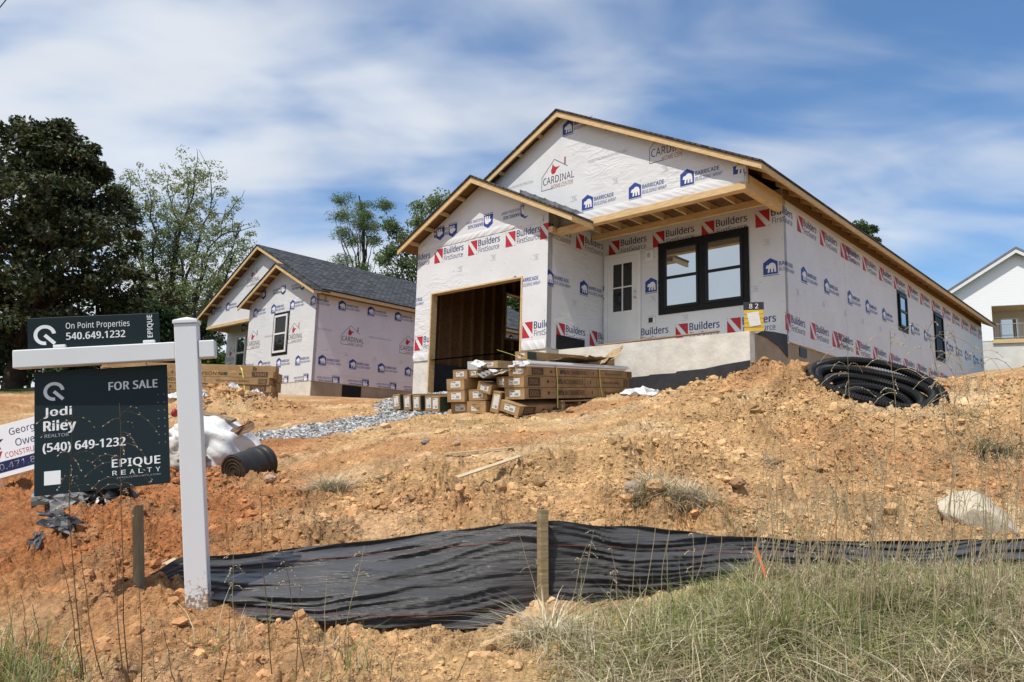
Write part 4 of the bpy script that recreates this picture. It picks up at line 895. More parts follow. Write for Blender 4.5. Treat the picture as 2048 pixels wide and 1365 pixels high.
for i in range(7):
    for a in (.925, .972):
        c_ = (X(a), Y(.255 + .0675 * i)); pr.poly([(c_[0] + .0022 * math.cos(q), c_[1] + .0022 * math.sin(q)) for q in np.linspace(0, 6.28, 7)[:-1]], 2)
for a, b_ in ((.165, .965), (.855, .972)): pr.poly([(X(a) + .0035 * math.cos(q), Y(b_) + .0045 * math.sin(q)) for q in np.linspace(0, 6.28, 9)[:-1]], 2)
panel = pn.build('sale_panel', [SIGN_DARK, SIGN_WHITE, INK_GREY]); tag(panel, 'square dark FOR SALE panel with white lettering hanging under the white arm', 'sign')
PN_R = rotm(.2499, -.0657, -.1257); PN_C = Vector((-1.912, 3.605, .0975)); place(panel, PN_C, PN_R)
for a in (.165, .845):
    mb = MB(); x0 = X(a); pts = [(x0 + .006 * math.sin(q * 1.2), .004 * math.cos(q), W2_ / 2 - .022 + q * .010) for q in np.linspace(0, 6.3, 14)]; mb.tube(pts, .0028, 6); mb.build('hook', METAL, panel)
# builder's yard sign, tilted
ys = empty('yard_sign', tuple(at(42, 893, 6.3)), 'white construction yard sign with red and navy lettering, leaning behind the hanging dark panel', 'sign', None, (R(-6), R(-18), R(8)))
mb = MB(); mb.bbox((-.305, -.004, -.215), (.305, .004, .215), .002, 0); pr = SP(mb, lambda s, z, l: (s, -.0042 - l, z), [((-.304, -.214), (.304, .214))], lift=.0008); pr.origin(0, 0)
pr.text('George', -.07, .095, wd=.24, h=.075, m=1, bold=0.0); pr.text('Owen', -.035, .01, wd=.19, h=.062, m=1, bold=0.0); pr.text('CONSTRUCTION', -.125, -.065, wd=.37, h=.045, m=2, bold=.012)
pr.poly([(-.304, -.175), (.304, -.175), (.304, -.085), (-.304, -.085)], 1); pr.text('540.471.81', -.275, -.156, wd=.40, h=.052, m=3, bold=.016)
st = [(.075 * (1 if i % 2 == 0 else .42) * math.cos(R(90 + 36 * i)) - .19, .075 * (1 if i % 2 == 0 else .42) * math.sin(R(90 + 36 * i)) + .075) for i in range(10)]
for i in range(10): pr.poly([st[i], st[(i + 1) % 10], (-.19, .075)], 1)
pr.poly([(-.25, -.06), (-.17, -.06), (-.14, .0), (-.17, .0), (-.19, -.03), (-.25, -.03)], 2)
mb.build('board', [PVC, SIGN_NAVY, SIGN_RED, SIGN_WHITE], ys)
for xx in (-.18, .18): mb = MB(); mb.tube([(xx, .008, .15), (xx, .010, -.42)], .004, 6); mb.build('wire_leg', METAL, ys)

# ------------------------------------------------------------------ silt fence
FAB = mat('silt_fabric', (.060, .055, .052), .42, .45, noise=(3, 6, .72), bump=(1.8, 6, .9, .025), stretch=(1, 1, 24), trans=.10); t, b = nodes_of(FAB); b.inputs['Sheen Weight'].default_value = .3
FC = [(283,1160,3.97,285,1196,3.90),(356,1117,4.07,340,1214,3.86),(430,1112,4.17,430,1236,3.72),(560,1100,4.23,560,1249,3.66),(700,1085,4.27,700,1258,3.65),(850,1068,4.27,850,1262,3.68),(980,1052,4.2,980,1257,3.82),(1073,1042,4.12,1078,1238,4.03),
      (1102,1042,4.12,1104,1232,4.04),(1200,1050,4.3,1190,1215,4.06),(1300,1056,4.42,1300,1202,4.12),(1400,1068,4.48,1400,1195,4.2),(1500,1077,4.5,1500,1190,4.22),(1650,1083,4.5,1650,1185,4.22),(1850,1082,4.5,1850,1175,4.2),(2060,1078,4.5,2060,1170,4.2),(2300,1070,4.5,2300,1165,4.2),(2800,1062,4.6,2800,1160,4.3)]
TOPS = np.array([at(*c[:3]) for c in FC]); BOTS = np.array([at(*c[3:]) for c in FC])
nC, nR_ = 520, 60; par = np.linspace(0, len(FC) - 1, nC)
def ci(A): return np.stack([np.interp(par, np.arange(len(FC)), A[:, k]) for k in range(3)], 1)
T_, B2 = ci(TOPS), ci(BOTS); tt = np.linspace(0, 1, nR_)
P_ = B2[None] * (1 - tt[:, None, None]) + T_[None] * tt[:, None, None]
arc = np.concatenate([[0], np.cumsum(np.linalg.norm(np.diff(T_, axis=0), axis=1))])
AA, TT = np.meshgrid(arc, tt); taut = np.minimum(np.abs(AA - arc[0]), np.minimum(np.abs(AA - np.interp(7, par, arc)), np.abs(AA - np.interp(8, par, arc))))
env = .35 + .65 * sstep(0, .5, taut)
def nz2(a, b): return perlin(a.ravel(), b.ravel()).reshape(a.shape)
skew = TT + .26 * nz2(AA * .8, AA * 0 + 3.3) + .05 * nz2(AA * 2.6, TT * 2 + 8)
fold = (np.abs(nz2(AA * .9, skew * 5.5)) * .095 + np.abs(nz2(AA * 1.1 + 9, skew * 13 + 2)) * .055 + np.abs(nz2(AA * 2.2 + 19, skew * 26 + 5)) * .010 + nz2(AA * 2.3 + 3, skew * 30) * .012)
bulge = -.10 * np.sin(np.pi * np.clip(TT * 1.1, 0, 1)) * sstep(0, .6, taut)
dy = (fold * env + bulge) * (1 - sstep(.97, 1, TT) * .6)
P_[..., 1] += dy; P_[..., 0] += fold * .3
P_[..., 2] += (nz2(AA * 3 + 40, TT * 2) * .012) * (TT > .5)
i = np.arange(nR_ - 1)[:, None] * nC; j = np.arange(nC - 1)[None]; f = np.stack([i + j, i + j + 1, i + nC + j + 1, i + nC + j], -1).reshape(-1, 4)
sf = empty('silt_fence', tuple(at(1085, 1240, 4.05)), 'low sagging black silt fence on wooden stakes along the foot of the soil bank', 'fence'); off = np.array(sf.location)
np_mesh('fabric', P_.reshape(-1, 3) - off, f, FAB, parent=sf, smooth=True)
SEAM = mat('red_thread', (.20, .06, .05), .7)
for rr_, c0, c1 in ((int(nR_ * .16), 40, 190), (int(nR_ * .80), 20, 195), (int(nR_ * .72), 212, 400)):
    mb = MB(); mb.tube([tuple(P_[rr_, c] - off + np.array([0, -.005, 0])) for c in range(c0, c1, 3)], .0022, 4); mb.build('seam', SEAM, sf)
def stake(parent, top, bot, wd, m, off=(0, 0, 0), name='stake'):
    a, b_ = Vector(top) - Vector(off), Vector(bot) - Vector(off); d = (a - b_); L = d.length; q = d.to_track_quat('Z', 'Y').to_matrix().to_4x4(); q.translation = b_
    mb = MB(); mb.bbox((-wd / 2, -wd / 2, 0), (wd / 2, wd / 2, L), .003, 0, Matrix(q) @ Matrix.Rotation(R(0), 4, 'Z')); return mb.build(name, m, parent)
s1 = stake(sf, at(275.5, 1011, 3.93), at(279, 1230, 3.90), .039, mat('stake_wood', (.36, .27, .17), .85, .1, noise=(14, 5, .5), bump=(60, 4, .5, .006), stretch=(3, 3, .5)), off); s1['label'] = 'weathered brown stake'
s2 = stake(sf, at(1085, 1019, 4.06), at(1086, 1260, 4.03), .046, mat('grey_stake', (.36, .27, .15), .8, .1, noise=(5, 4, .5), bump=(40, 3, .5, .006), stretch=(2, 2, 14)), off); s2['label'] = 'pale rough sawn stake'
stake(sf, at(2250, 1030, 4.52), at(2250, 1180, 4.3), .044, PINE_OLD, off); stake(sf, at(2800, 1020, 4.62), at(2800, 1180, 4.4), .044, PINE_OLD, off)
def board(name, p0, p1, wd, th, m, label, cat, group=None, roll=0):
    a, b_ = Vector(p0), Vector(p1); d = b_ - a; q = d.to_track_quat('X', 'Z').to_matrix().to_4x4(); mb = MB()
    mb.bbox((0, -wd / 2, -th / 2), (d.length, wd / 2, th / 2), min(.003, th / 4), 0, Matrix.Rotation(0, 4, 'Z'))
    o = mb.build(name, m); o.matrix_world = Matrix.Translation(a) @ q @ Matrix.Rotation(roll, 4, 'X'); return tag(o, label, cat, group)
def gp(px, py, d0=2.5, d1=40.0):
    """where the ray through this pixel meets the ground"""
    r = ray(px, py); r = r / r[1]; ds = np.exp(np.linspace(math.log(d0), math.log(d1), 400)); hz = height(r[0] * ds, ds) - r[2] * ds
    k = int(np.argmax(hz > 0)); d = ds[max(k, 1)]; return Vector((r[0] * d, d, float(height(r[0] * d, d)[0])))
LATH = mat('lath', (.58, .47, .30), .7, .2, noise=(6, 4, .25), stretch=(1, 6, 6))
a, b_ = gp(890, 914), gp(1027, 903); board('lath', a + Vector((0, 0, .025)), b_ + Vector((0, 0, .03)), .035, .012, LATH, 'upper pale wooden lath lying flat on the loose soil', 'board', 'laths lying on the soil')
a, b_ = gp(914, 966), gp(1040, 935); board('lath', a + Vector((0, 0, .02)), b_ + Vector((0, 0, .04)), .035, .012, LATH, 'lower pale wooden lath slanting across the clods', 'board', 'laths lying on the soil', R(20))
board('lath', at(240, 1172, 4.02), at(352, 1120, 4.22), .03, .014, LATH, 'pale lath leaning behind the weathered stake at the fence end', 'board', 'laths lying on the soil', R(40))
M3 = lambda fr, u, v, z: Vector(house_pt(fr, u, v, z))
board('plank', M3(HB, -3.35, GV + .09, -.005), M3(HB, -.62, GV + .05, .03), .10, .022, mat('reddish_plank', (.40, .24, .14), .7, .2, noise=(4, 4, .3), stretch=(1, 8, 8)), 'long thin reddish plank lying along the porch edge', 'board')
# permit board on the porch corner
pb = empty('permit_board', tuple(M3(HB, .04, GV + .10, -.028)), 'small yellow notice board with black top numbered 8 2, at the porch corner', 'sign', None, (0, 0, -.30))
mb = MB(); mb.bbox((-.175, -.012, .39), (.175, .012, .53), .003, 0); pr = Print(mb, PV(-.012), [((-1, 0), (1, 1))], .002); pr.origin(0, 0); pr.text('8', -.075, .415, h=.085, m=1, bold=.016); pr.text('2', .025, .415, h=.085, m=1, bold=.016); mb.build('number_plate', [INK_BLACK, SIGN_WHITE], pb)
mb = MB(); mb.bbox((-.165, -.012, .0), (.165, .012, .387), .003, 0)
for zz in (.07, .15, .23, .31): mb.box((-.165, -.0145, zz), (.165, -.0125, zz + .008), 1)
mb.build('board', [mat('yellow_board', (.60, .40, .045), .6, noise=(8, 3, .15)), mat('yellow_line', (.28, .18, .03), .7)], pb)
mb = MB(); mb.add([(-.12, -.018, .33), (.08, -.018, .36), (.12, -.022, .11), (-.07, -.020, .08)], [(0, 3, 2, 1)]); mb.build('notice', LABEL_WHITE, pb)
mb = MB(); mb.box((-.10, .0125, .0), (-.04, .05, .4)); mb.build('post', PINE, pb)

# ------------------------------------------------------------------ cartons of siding
prepare_text([('16 pcs', 0.0)])
def carton_print(mb, w_, h_, L, side=1, flip=False, tall=False):
    """ink on the long side (x = w_) and a paper label on the near end (y = 0)"""
    if side:
        pr = Print(mb, lambda s, z, l: (w_ + l, s, z), [((.02, .004), (L - .02, h_ - .004))], .0025)
        def ori(s, z):
            if flip: pr.origin(L - s, h_ - z, math.pi)
            else: pr.origin(s, z)
        ori(0, 0); q = h_
        pr.poly([(.12, .12 * q), (.47, .12 * q), (.47, .88 * q), (.12, .88 * q)], 1)
        pr.text('D50L', .165, .27 * q, wd=.26, h=.46 * q, m=0, bold=.02, layer=1)
        pr.poly([(.68, .38 * q), (.75, .38 * q), (.75, .66 * q), (.68, .66 * q)], 1); pr.poly([(.79, .50 * q), (.92, .50 * q), (.92, .54 * q), (.79, .54 * q)], 1)
        pr.poly([(1.0, .30 * q), (1.09, .30 * q), (1.09, .76 * q), (1.0, .76 * q)], 2); pr.poly([(1.10, .30 * q), (1.18, .76 * q), (1.10, .76 * q)], 1); pr.poly([(1.12, .30 * q), (1.2, .30 * q), (1.2, .70 * q)], 1)
        pr.text('NORANDEX', 1.24, .28 * q, wd=.68, h=.50 * q, m=1, bold=.022)
        for s in (1.96, 2.42): pr.poly([(s, 0), (s + .008, 0), (s + .008, q), (s, q)], 1)
        pr.poly([(2.18, .32 * q), (2.21, .32 * q), (2.215, .7 * q), (2.175, .7 * q)], 1)
        pr.text('Woodsman Select', 2.66, .36 * q, wd=.72, h=.30 * q, m=1)
        pr.poly([(L - .24, .12 * q), (L - .05, .12 * q), (L - .05, .88 * q), (L - .24, .88 * q)], 1)
        pr.text('D50L', L - .225, .22 * q, wd=.16, h=.56 * q, m=0, bold=.02, layer=1)
    pe = Print(mb, lambda s, z, l: (s, -l, z), [((.01, .01), (w_ - .01, h_ - .01))], .0025); pe.origin(0, 0)
    if tall: a, b_, c, d = .18 * w_, .82 * w_, .18 * h_, .88 * h_
    else: a, b_, c, d = .24 * w_, .80 * w_, .22 * h_, .80 * h_
    pe.poly([(a, c), (b_, c + .004), (b_, d), (a, d - .004)], 3); k = (b_ - a)
    pe.poly([(a + .1 * k, d - .022), (a + .5 * k, d - .022), (a + .5 * k, d - .012), (a + .1 * k, d - .012)], 1, 1)
    for i in range(5): pe.poly([(a + (.5 + .07 * i) * k, c + .02), (a + (.53 + .07 * i + .01 * (i % 2)) * k, c + .02), (a + (.53 + .07 * i + .01 * (i % 2)) * k, c + .055), (a + (.5 + .07 * i) * k, c + .055)], 1, 1)
    pe.poly([(a + .1 * k, c + .035), (a + .3 * k, c + .035), (a + .3 * k, c + .041), (a + .1 * k, c + .041)], 1, 1)
CM = [CARD, CARD_DARK, CARD_GREEN, LABEL_WHITE]
SY, SPt = R(33.5), R(5.2)
Yv = Vector((math.sin(SY) * math.cos(SPt), math.cos(SY) * math.cos(SPt), math.sin(SPt))); Xv = Vector((math.cos(SY), -math.sin(SY), 0)); Zv = Xv.cross(Yv)
O1 = Vector(at(1053, 826, 11.5)); ST = Matrix(((Xv.x, Yv.x, Zv.x, O1.x), (Xv.y, Yv.y, Zv.y, O1.y), (Xv.z, Yv.z, Zv.z, O1.z), (0, 0, 0, 1)))
GRP = 'long siding cartons stacked before the garage'
def carton(x, z, y0, w_, h_, L, label, roll=0, side=0, tall=False, green=False, frame=ST, group=GRP, flip=False, yaw=0.0):
    mb = MB(); mb.bbox((0, 0, 0), (w_, L, h_), .006, 0); rg = random.Random(int(1000 * abs(x) + 77 * z * 10))
    for v in range(len(mb.v)): a = mb.v[v]; mb.v[v] = (a[0] + rg.uniform(-.002, .002), a[1] + rg.uniform(-.004, .004), a[2] + rg.uniform(-.002, .002))
    carton_print(mb, w_, h_, L, side, flip, tall)
    if green: mb.add([(w_ + .002, .02, .01), (w_ + .002, .30, .01), (w_ + .002, .30, h_ - .01), (w_ + .002, .02, h_ - .01)], [(0, 1, 2, 3)], 2)
    # the tuck flap at the end
    mb.box((.01, -.004, h_ * .93), (w_ - .01, -.0005, h_ - .004), 0); mb.box((-.0035, .03, .004), (-.0005, .09, h_ - .004), 0)
    o = mb.build('carton', CM); o.matrix_world = frame @ Matrix.Translation((x, y0 + rg.uniform(-.09, .03), z)) @ Matrix.Rotation(yaw + rg.uniform(-.008, .008), 4, 'Z') @ Matrix.Rotation(roll, 4, 'Y'); return tag(o, label, 'carton', group)
L4 = 3.8
carton(-.375, .050, -.10, .35, .165, L4, 'printed brown carton at the bottom of the right-hand column, tipped on its edge', R(17), 1)
carton(-.36, .205, .0, .36, .175, L4, 'printed brown carton third from top of the tall printed column', 0, 1)
carton(-.362, .385, .03, .36, .175, L4, 'printed brown carton second from top of the tall printed column', 0, 1)
carton(-.345, .563, .10, .345, .135, L4 + .05, 'shallow printed brown carton under the white trim bundle', 0, 1)
carton(-.66, .03, .05, .165, .33, L4, 'brown carton standing tilted on edge between the two columns', R(14), 0, True)
carton(-.90, .36, -.02, .27, .155, L4, 'brown carton tilted left, under the grey plastic corner strips', R(16))
carton(-.62, .40, .10, .235, .165, L4, 'small brown carton wedged level beside the open carton end', 0)
carton(-1.10, .0, -.02, .365, .195, L4, 'lower carton of the short second column from left', 0)
carton(-1.095, .20, .02, .36, .180, L4, 'upper carton of the short second column from left, its flap ajar', R(-1))
carton(-1.485, .0, .06, .355, .185, L4, 'bottom carton of the tall left column', 0)
carton(-1.48, .187, .04, .35, .19, L4, 'second carton up in the tall left column', R(.6))
carton(-1.487, .379, .02, .355, .178, L4, 'third carton up in the tall left column', 0)
carton(-1.42, .559, .08, .285, .145, L4, 'narrow top carton of the tall left column', 0)
carton(-1.13, .575, .10, .165, .125, L4, 'slim top carton beside the narrow one, on the tall left column', 0)
for k, ad in enumerate(('leftmost', 'second', 'middle', 'fourth', 'rightmost')):
    carton(-2.74 + k * .245, .085 - .012 * k, .10 - .03 * k, .165, .255, L4, ad + ' of the five narrow cartons standing on edge left of the columns', R(-3 + k), 0, True, True, yaw=R(-2))
carton(-2.52, -.05, .25, .36, .13, L4, 'flat carton under the five narrow upright cartons', 0)
carton(-1.90, -.06, .25, .36, .13, L4, 'flat carton under the narrow cartons, against the tall column', 0)
carton(-.80, .86, .95, .24, .145, L4 - .3, 'long carton lying on top of the stack with green end band', 0, 0, False, True)
carton(-1.08, .715, .25, .40, .115, L4 - .2, 'wide open-ended carton lying on top of the left columns', 0)
# white trim on the right column
tb = empty('trim_bundle', (0, 0, 0), 'bundle of long white trim boards lying on the printed cartons', 'trim bundle'); tb.matrix_world = ST
for k, (xa, za, ya) in enumerate(((-.33, .702, .02), (-.22, .702, .10), (-.11, .702, .0), (-.30, .735, .12), (-.19, .735, .03), (-.08, .735, .09), (-.26, .768, .05), (-.14, .768, .15))):
    mb = MB(); mb.bbox((xa, ya, za), (xa + .105, ya + 3.72 - .05 * (k % 3), za + .029), .004); mb.build('trim_board', PVC, tb)
def crumple(name, centre, sx_, sy_, amp, m, label, cat, n=12, seed=0, rot=(0, 0, 0), thick=.004, parent=None, ragged=.0, freq=3.0, drape=False):
    rg = np.random.default_rng(seed); u = np.linspace(-1, 1, n); U, V = np.meshgrid(u, u); o = seed * 13.7
    if ragged:
        ang = np.arctan2(V, U); rad = np.maximum(np.abs(U), np.abs(V)); k = 1 + ragged * perlin(np.cos(ang).ravel() * 1.6 + o, np.sin(ang).ravel() * 1.6).reshape(U.shape) * 2
        Uc, Vc = U * np.sqrt(1 - V * V / 2) * k, V * np.sqrt(1 - U * U / 2) * k
    else: Uc, Vc = U, V
    Z = amp * (np.abs(perlin(U.ravel() * freq + o, V.ravel() * freq)) * 1.6 + .5 * perlin(U.ravel() * freq * 2.3, V.ravel() * freq * 2.3 + o)).reshape(U.shape)
    if drape: Z += amp * 1.6 * np.clip(1 - (U ** 2 + V ** 2), 0, 1)
    P = np.stack([Uc * sx_ + amp * .4 * rg.normal(size=U.shape), Vc * sy_ + amp * .4 * rg.normal(size=U.shape), Z], -1).reshape(-1, 3)
    i = np.arange(n - 1)[:, None] * n; j = np.arange(n - 1)[None]; f = np.stack([i + j, i + j + 1, i + n + j + 1, i + n + j], -1).reshape(-1, 4); N0 = len(P)
    f = np.concatenate([f, f[:, ::-1] + N0]); P = np.concatenate([P, P - np.array([0, 0, thick])])
    ob = np_mesh(name, P, f, m, parent=parent)
    ob.location = centre; ob.rotation_euler = rot
    return tag(ob, label, cat) if label else ob
CARD_INNER = mat('crushed_card', (.40, .29, .17), .85, .1, noise=(6, 4, .25))
c = crumple('cardboard_sheet', ST @ Vector((-.40, 2.3, .86)), .42, .8, .055, CARD_INNER, 'crumpled brown cardboard sheet lying on the far top of the stack', 'cardboard', 9, 3, (R(6), R(-8), -SY), .006)
c = crumple('cardboard_sheet', ST @ Vector((-.12, 3.25, .96)), .22, .35, .05, CARD_INNER, 'upturned torn cardboard flap at the far end above the white trim', 'cardboard', 7, 8, (R(30), R(-25), -SY), .006)
crumple('carton_flap', ST @ Vector((-.32, -.10, .62)), .14, .10, .02, CARD_INNER, 'torn open cardboard flap hanging at the end of the trim carton', 'cardboard', 6, 5, (R(18), R(-12), -SY), .005)
crumple('carton_flap', ST @ Vector((-1.0, .18, .79)), .10, .10, .025, LABEL_WHITE, 'bent white flap on the open carton atop the left columns', 'cardboard', 6, 6, (R(25), R(20), -SY), .004)
cs = empty('corner_strips', (0, 0, 0), 'nested grey plastic corner strips lying between the cartons', 'plastic strips'); cs.matrix_world = ST
GREYV = mat('grey_vinyl', (.30, .29, .28), .5, .3, noise=(4, 3, .2))
for k in range(4):
    mb = MB(); x0, z0 = -.70 + .035 * k, .565 + .022 * k
    for d in (0, .004): pass
    mb.prism([(x0 - .14, z0 + .05), (x0 - .02, z0 - .02), (x0 + .12, z0 + .04), (x0 + .12, z0 + .052), (x0 - .02, z0 - .006), (x0 - .14, z0 + .062)], 1, -.10 + .06 * k, 3.5)
    mb.build('strip', GREYV if k < 3 else LABEL_WHITE, cs)
tr = MB(); CLEAR = mat('grey_tray_plastic', (.42, .44, .46), .35, .5)
tr.box((-1.46, .5, .72), (-1.12, 1.3, .728)); tr.box((-1.46, .5, .728), (-1.452, 1.3, .86)); tr.box((-1.128, .5, .728), (-1.12, 1.3, .86)); tr.box((-1.452, .5, .728), (-1.128, .508, .86)); tr.box((-1.452, 1.292, .728), (-1.128, 1.3, .86))
o = tr.build('tray', CLEAR); o.matrix_world = ST; tag(o, 'shallow grey plastic tray on top of the tall left column', 'tray')
for k, s in enumerate((.92, 2.45)):
    mb = MB(); dz = .02 * math.sin(k + 1); sw = .016
    loop = [(.012, s + .14 * k, .05), (.012, s + .02, .45), (.010, s, .70), (.002, s - .01, .745), (-.07, s - .02, .772), (-.16, s - .05, .806), (-.30, s - .14, .80), (-.52, s - .35, .90), (-.80, s - .5, 1.012)]
    for a, b_ in zip(loop[:-1], loop[1:]):
        mb.add([(a[0] + .004, a[1] - sw, a[2] + .004), (b_[0] + .004, b_[1] - sw, b_[2] + .004), (b_[0] + .004, b_[1] + sw, b_[2] + .004), (a[0] + .004, a[1] + sw, a[2] + .004)], [(0, 1, 2, 3)])
        mb.add([(a[0] + .002, a[1] - sw, a[2] + .002), (b_[0] + .002, b_[1] - sw, b_[2] + .002), (b_[0] + .002, b_[1] + sw, b_[2] + .002), (a[0] + .002, a[1] + sw, a[2] + .002)], [(3, 2, 1, 0)])
    o = mb.build('strap', YELLOW_STRAP); o.matrix_world = ST; tag(o, ('nearer' if k == 0 else 'farther') + ' yellow strap looped over white trim and printed cartons', 'strap', 'yellow straps on the stack')
PALLET = mat('pallet_wood', (.34, .25, .15), .85, .1, noise=(5, 4, .4), stretch=(6, 1, 6))
pl_ = empty('pallet', (0, 0, 0), 'wooden pallet under the printed cartons', 'pallet'); pl_.matrix_world = ST
for xx in (-.36, .0, .03):
    pass
for k in range(5): mb = MB(); mb.bbox((-.42, 1.0 + k * .55, .02), (.06, 1.09 + k * .55, .15), .003); mb.build('block', PALLET, pl_)
mb = MB(); mb.bbox((-.03, .98, .152), (.08, 3.32, .172), .003); mb.build('top_slat', PALLET, pl_)
mb = MB(); mb.bbox((-.02, .70, -.02), (.10, 3.4, .018), .003); mb.build('bottom_slat', PALLET, pl_)
board('plank', ST @ Vector((.05, -.12, -.06)), ST @ Vector((.13, 3.3, -.045)), .10, .03, PALLET, 'grey plank on the ground along the pallet', 'board')
# stack before the smaller house
O2 = Vector(at(541, 801, 16.6)); S2 = Matrix.Translation(O2) @ Matrix.Rotation(R(86), 4, 'Z')      # local +y runs to the left, +x faces away
S2 = Matrix.Translation(O2) @ Matrix(((0, -1, 0, 0), (-1, 0, 0, 0), (0, 0, 1, 0), (0, 0, 0, 1))) @ Matrix.Scale(-1, 4, (1, 0, 0))
S2 = Matrix.Translation(O2 + Vector((-3.8, .0, .0))) @ Matrix.Rotation(R(-90) + R(2), 4, 'Z')
G2 = 'siding cartons before the smaller house'
for k, (nm, dy, ln) in enumerate((('bottom', 0, 3.8), ('second', .03, 3.78), ('third', -.02, 3.82), ('fourth', .05, 3.75))):
    carton(-.34, .02 + .158 * k, dy, .36, .152, ln, nm + ' printed carton of the stack before the smaller house, counted from the ground', 0, 1, False, False, S2, G2, k % 2 == 1)
carton(-.36, .655, .02, .28, .10, 3.3, 'topmost brown carton of the stack before the smaller house', 0, 0, False, False, S2, G2)
carton(-.68, .66, .4, .28, .15, 3.3, 'carton lying behind the topmost one before the smaller house', 0, 0, False, True, S2, G2)
for k in range(3): carton(-.72, .02 + .210 * k, .1, .36, .203, 3.7, ('lowest', 'middle', 'highest')[k] + ' carton of the rear row before the smaller house', 0, 0, False, False, S2, G2)
mb = MB(); 
for a, b_ in (((.03, 3.22, .0), (.028, 3.15, .45)), ((.028, 3.15, .45), (.026, 3.10, .65)), ((.026, 3.10, .65), (-.12, 3.0, .77)), ((-.12, 3.0, .77), (-.38, 2.9, .775))):
    mb.add([(a[0], a[1] - .014, a[2]), (b_[0], b_[1] - .014, b_[2]), (b_[0], b_[1] + .014, b_[2]), (a[0], a[1] + .014, a[2])], [(0, 1, 2, 3)]); mb.add([(a[0] - .003, a[1] - .014, a[2]), (b_[0] - .003, b_[1] - .014, b_[2]), (b_[0] - .003, b_[1] + .014, b_[2]), (a[0] - .003, a[1] + .014, a[2])], [(3, 2, 1, 0)])
o = mb.build('strap', YELLOW_STRAP); o.matrix_world = S2; tag(o, 'yellow strap around the stack before the smaller house', 'strap')

# ------------------------------------------------------------------ coil of drainage pipe
cc = Vector(at(1750, 767, 9.15)); nn = Vector((.06, -.48, .87)).normalized(); e1 = nn.cross(Vector((0, 1, 0))).normalized(); e2 = nn.cross(e1)
mb = MB()
def corr(pts, rad, per=.034):
    out, rr2 = [], []; acc = 0; prev = pts[0]; step = per / 4; L = [0]
    for a, b_ in zip(pts[:-1], pts[1:]): L.append(L[-1] + (b_ - a).length)
    n = int(L[-1] / step); A = np.array([tuple(p) for p in pts]); t_ = np.linspace(0, L[-1], n); Q = np.stack([np.interp(t_, L, A[:, k]) for k in range(3)], 1)
    rr_ = rad * np.where((np.arange(n) % 4) < 2, 1.0, .84); mb.tube([Vector(q) for q in Q], rr_, 10, smooth=False)
sp_pts = []; rg = random.Random(4); turns = 7
lay = [(.765, 0), (.755, -.098), (.76, -.196), (.75, -.29), (.66, -.06), (.645, -.155), (.65, -.25), (.55, -.13), (.54, -.23), (.70, -.34), (.62, -.32), (.50, -.30), (.44, -.22), (.40, -.31), (.32, -.27)]
for k, (rad, hh) in enumerate(lay):
    pts = []
    for i in range(91):
        a = 2 * math.pi * i / 90; wob = 1 + .025 * math.sin(2 * a + k * 1.7) + .02 * math.sin(3 * a + k)
        pts.append(cc + e1 * (rad * 1.0 * wob * math.cos(a)) + e2 * (rad * .95 * wob * math.sin(a)) + nn * (hh + .025 * math.sin(a * 2 + k * 2.1)))
    corr(pts, .060)
tail = [cc + Vector((-.74, -.05, .02)), cc + Vector((-.86, -.02, .06)), cc + Vector((-.98, .05, .07)), cc + Vector((-1.12, .12, .075))]; corr(tail, .05)
o = mb.build('drain_pipe_coil', PLASTIC_BLACK); tag(o, 'coil of black corrugated drain pipe lying on the soil heap beside the long wall', 'pipe coil')

# ------------------------------------------------------------------ stones, rolls, sheeting and scraps
def blob(name, c, half, m, label, cat, rot=(0, 0, 0), amp=.12, sub=4, freq=2.0, seed=1, cut=None, parent=None, smooth=True):
    bm = bmesh.new(); bmesh.ops.create_icosphere(bm, subdivisions=sub, radius=1); P = np.array([tuple(v.co) for v in bm.verts]); s_ = seed * 5.3
    d = 1 + amp * (perlin(P[:, 0] * freq + s_, P[:, 1] * freq + P[:, 2] * 1.7) + .5 * perlin(P[:, 1] * freq * 2.3 - s_, P[:, 2] * freq * 2.3 + P[:, 0] * 2) - .8 * np.abs(perlin(P[:, 0] * freq * 1.4 + P[:, 2] * 2, P[:, 1] * freq * 1.4 + s_)))
    P = P * d[:, None]
    if cut:
        for (n_, lim) in cut:
            n_ = np.array(n_, float) / np.linalg.norm(n_); k = np.maximum(P @ n_ - lim, 0); P = P - k[:, None] * n_ * .92
    for v, p in zip(bm.verts, P): v.co = Vector((p[0] * half[0], p[1] * half[1], p[2] * half[2]))
    me = bpy.data.meshes.new(name); bm.to_mesh(me); bm.free(); me.materials.append(m); me.polygons.foreach_set('use_smooth', [smooth] * len(me.polygons))
    ob = bpy.data.objects.new(name, me); COL.objects.link(ob); ob.location = c; ob.rotation_euler = rot
    if parent: ob.parent = parent
    return tag(ob, label, cat) if label else ob
g_ = gp(1955, 1062); blob('boulder', Vector(at(1957, 1030, g_.y + .08)), (.235, .16, .145), STONE, 'large pale flat-faced boulder half buried in the soil above the fence', 'boulder', (R(12), R(17), R(-20)), .10, 4, 1.6, 4, [((0, -.5, 1), .62), ((-.9, -.4, .5), .66), ((.8, -.2, .9), .55), ((.2, -1, .1), .7)], smooth=False)
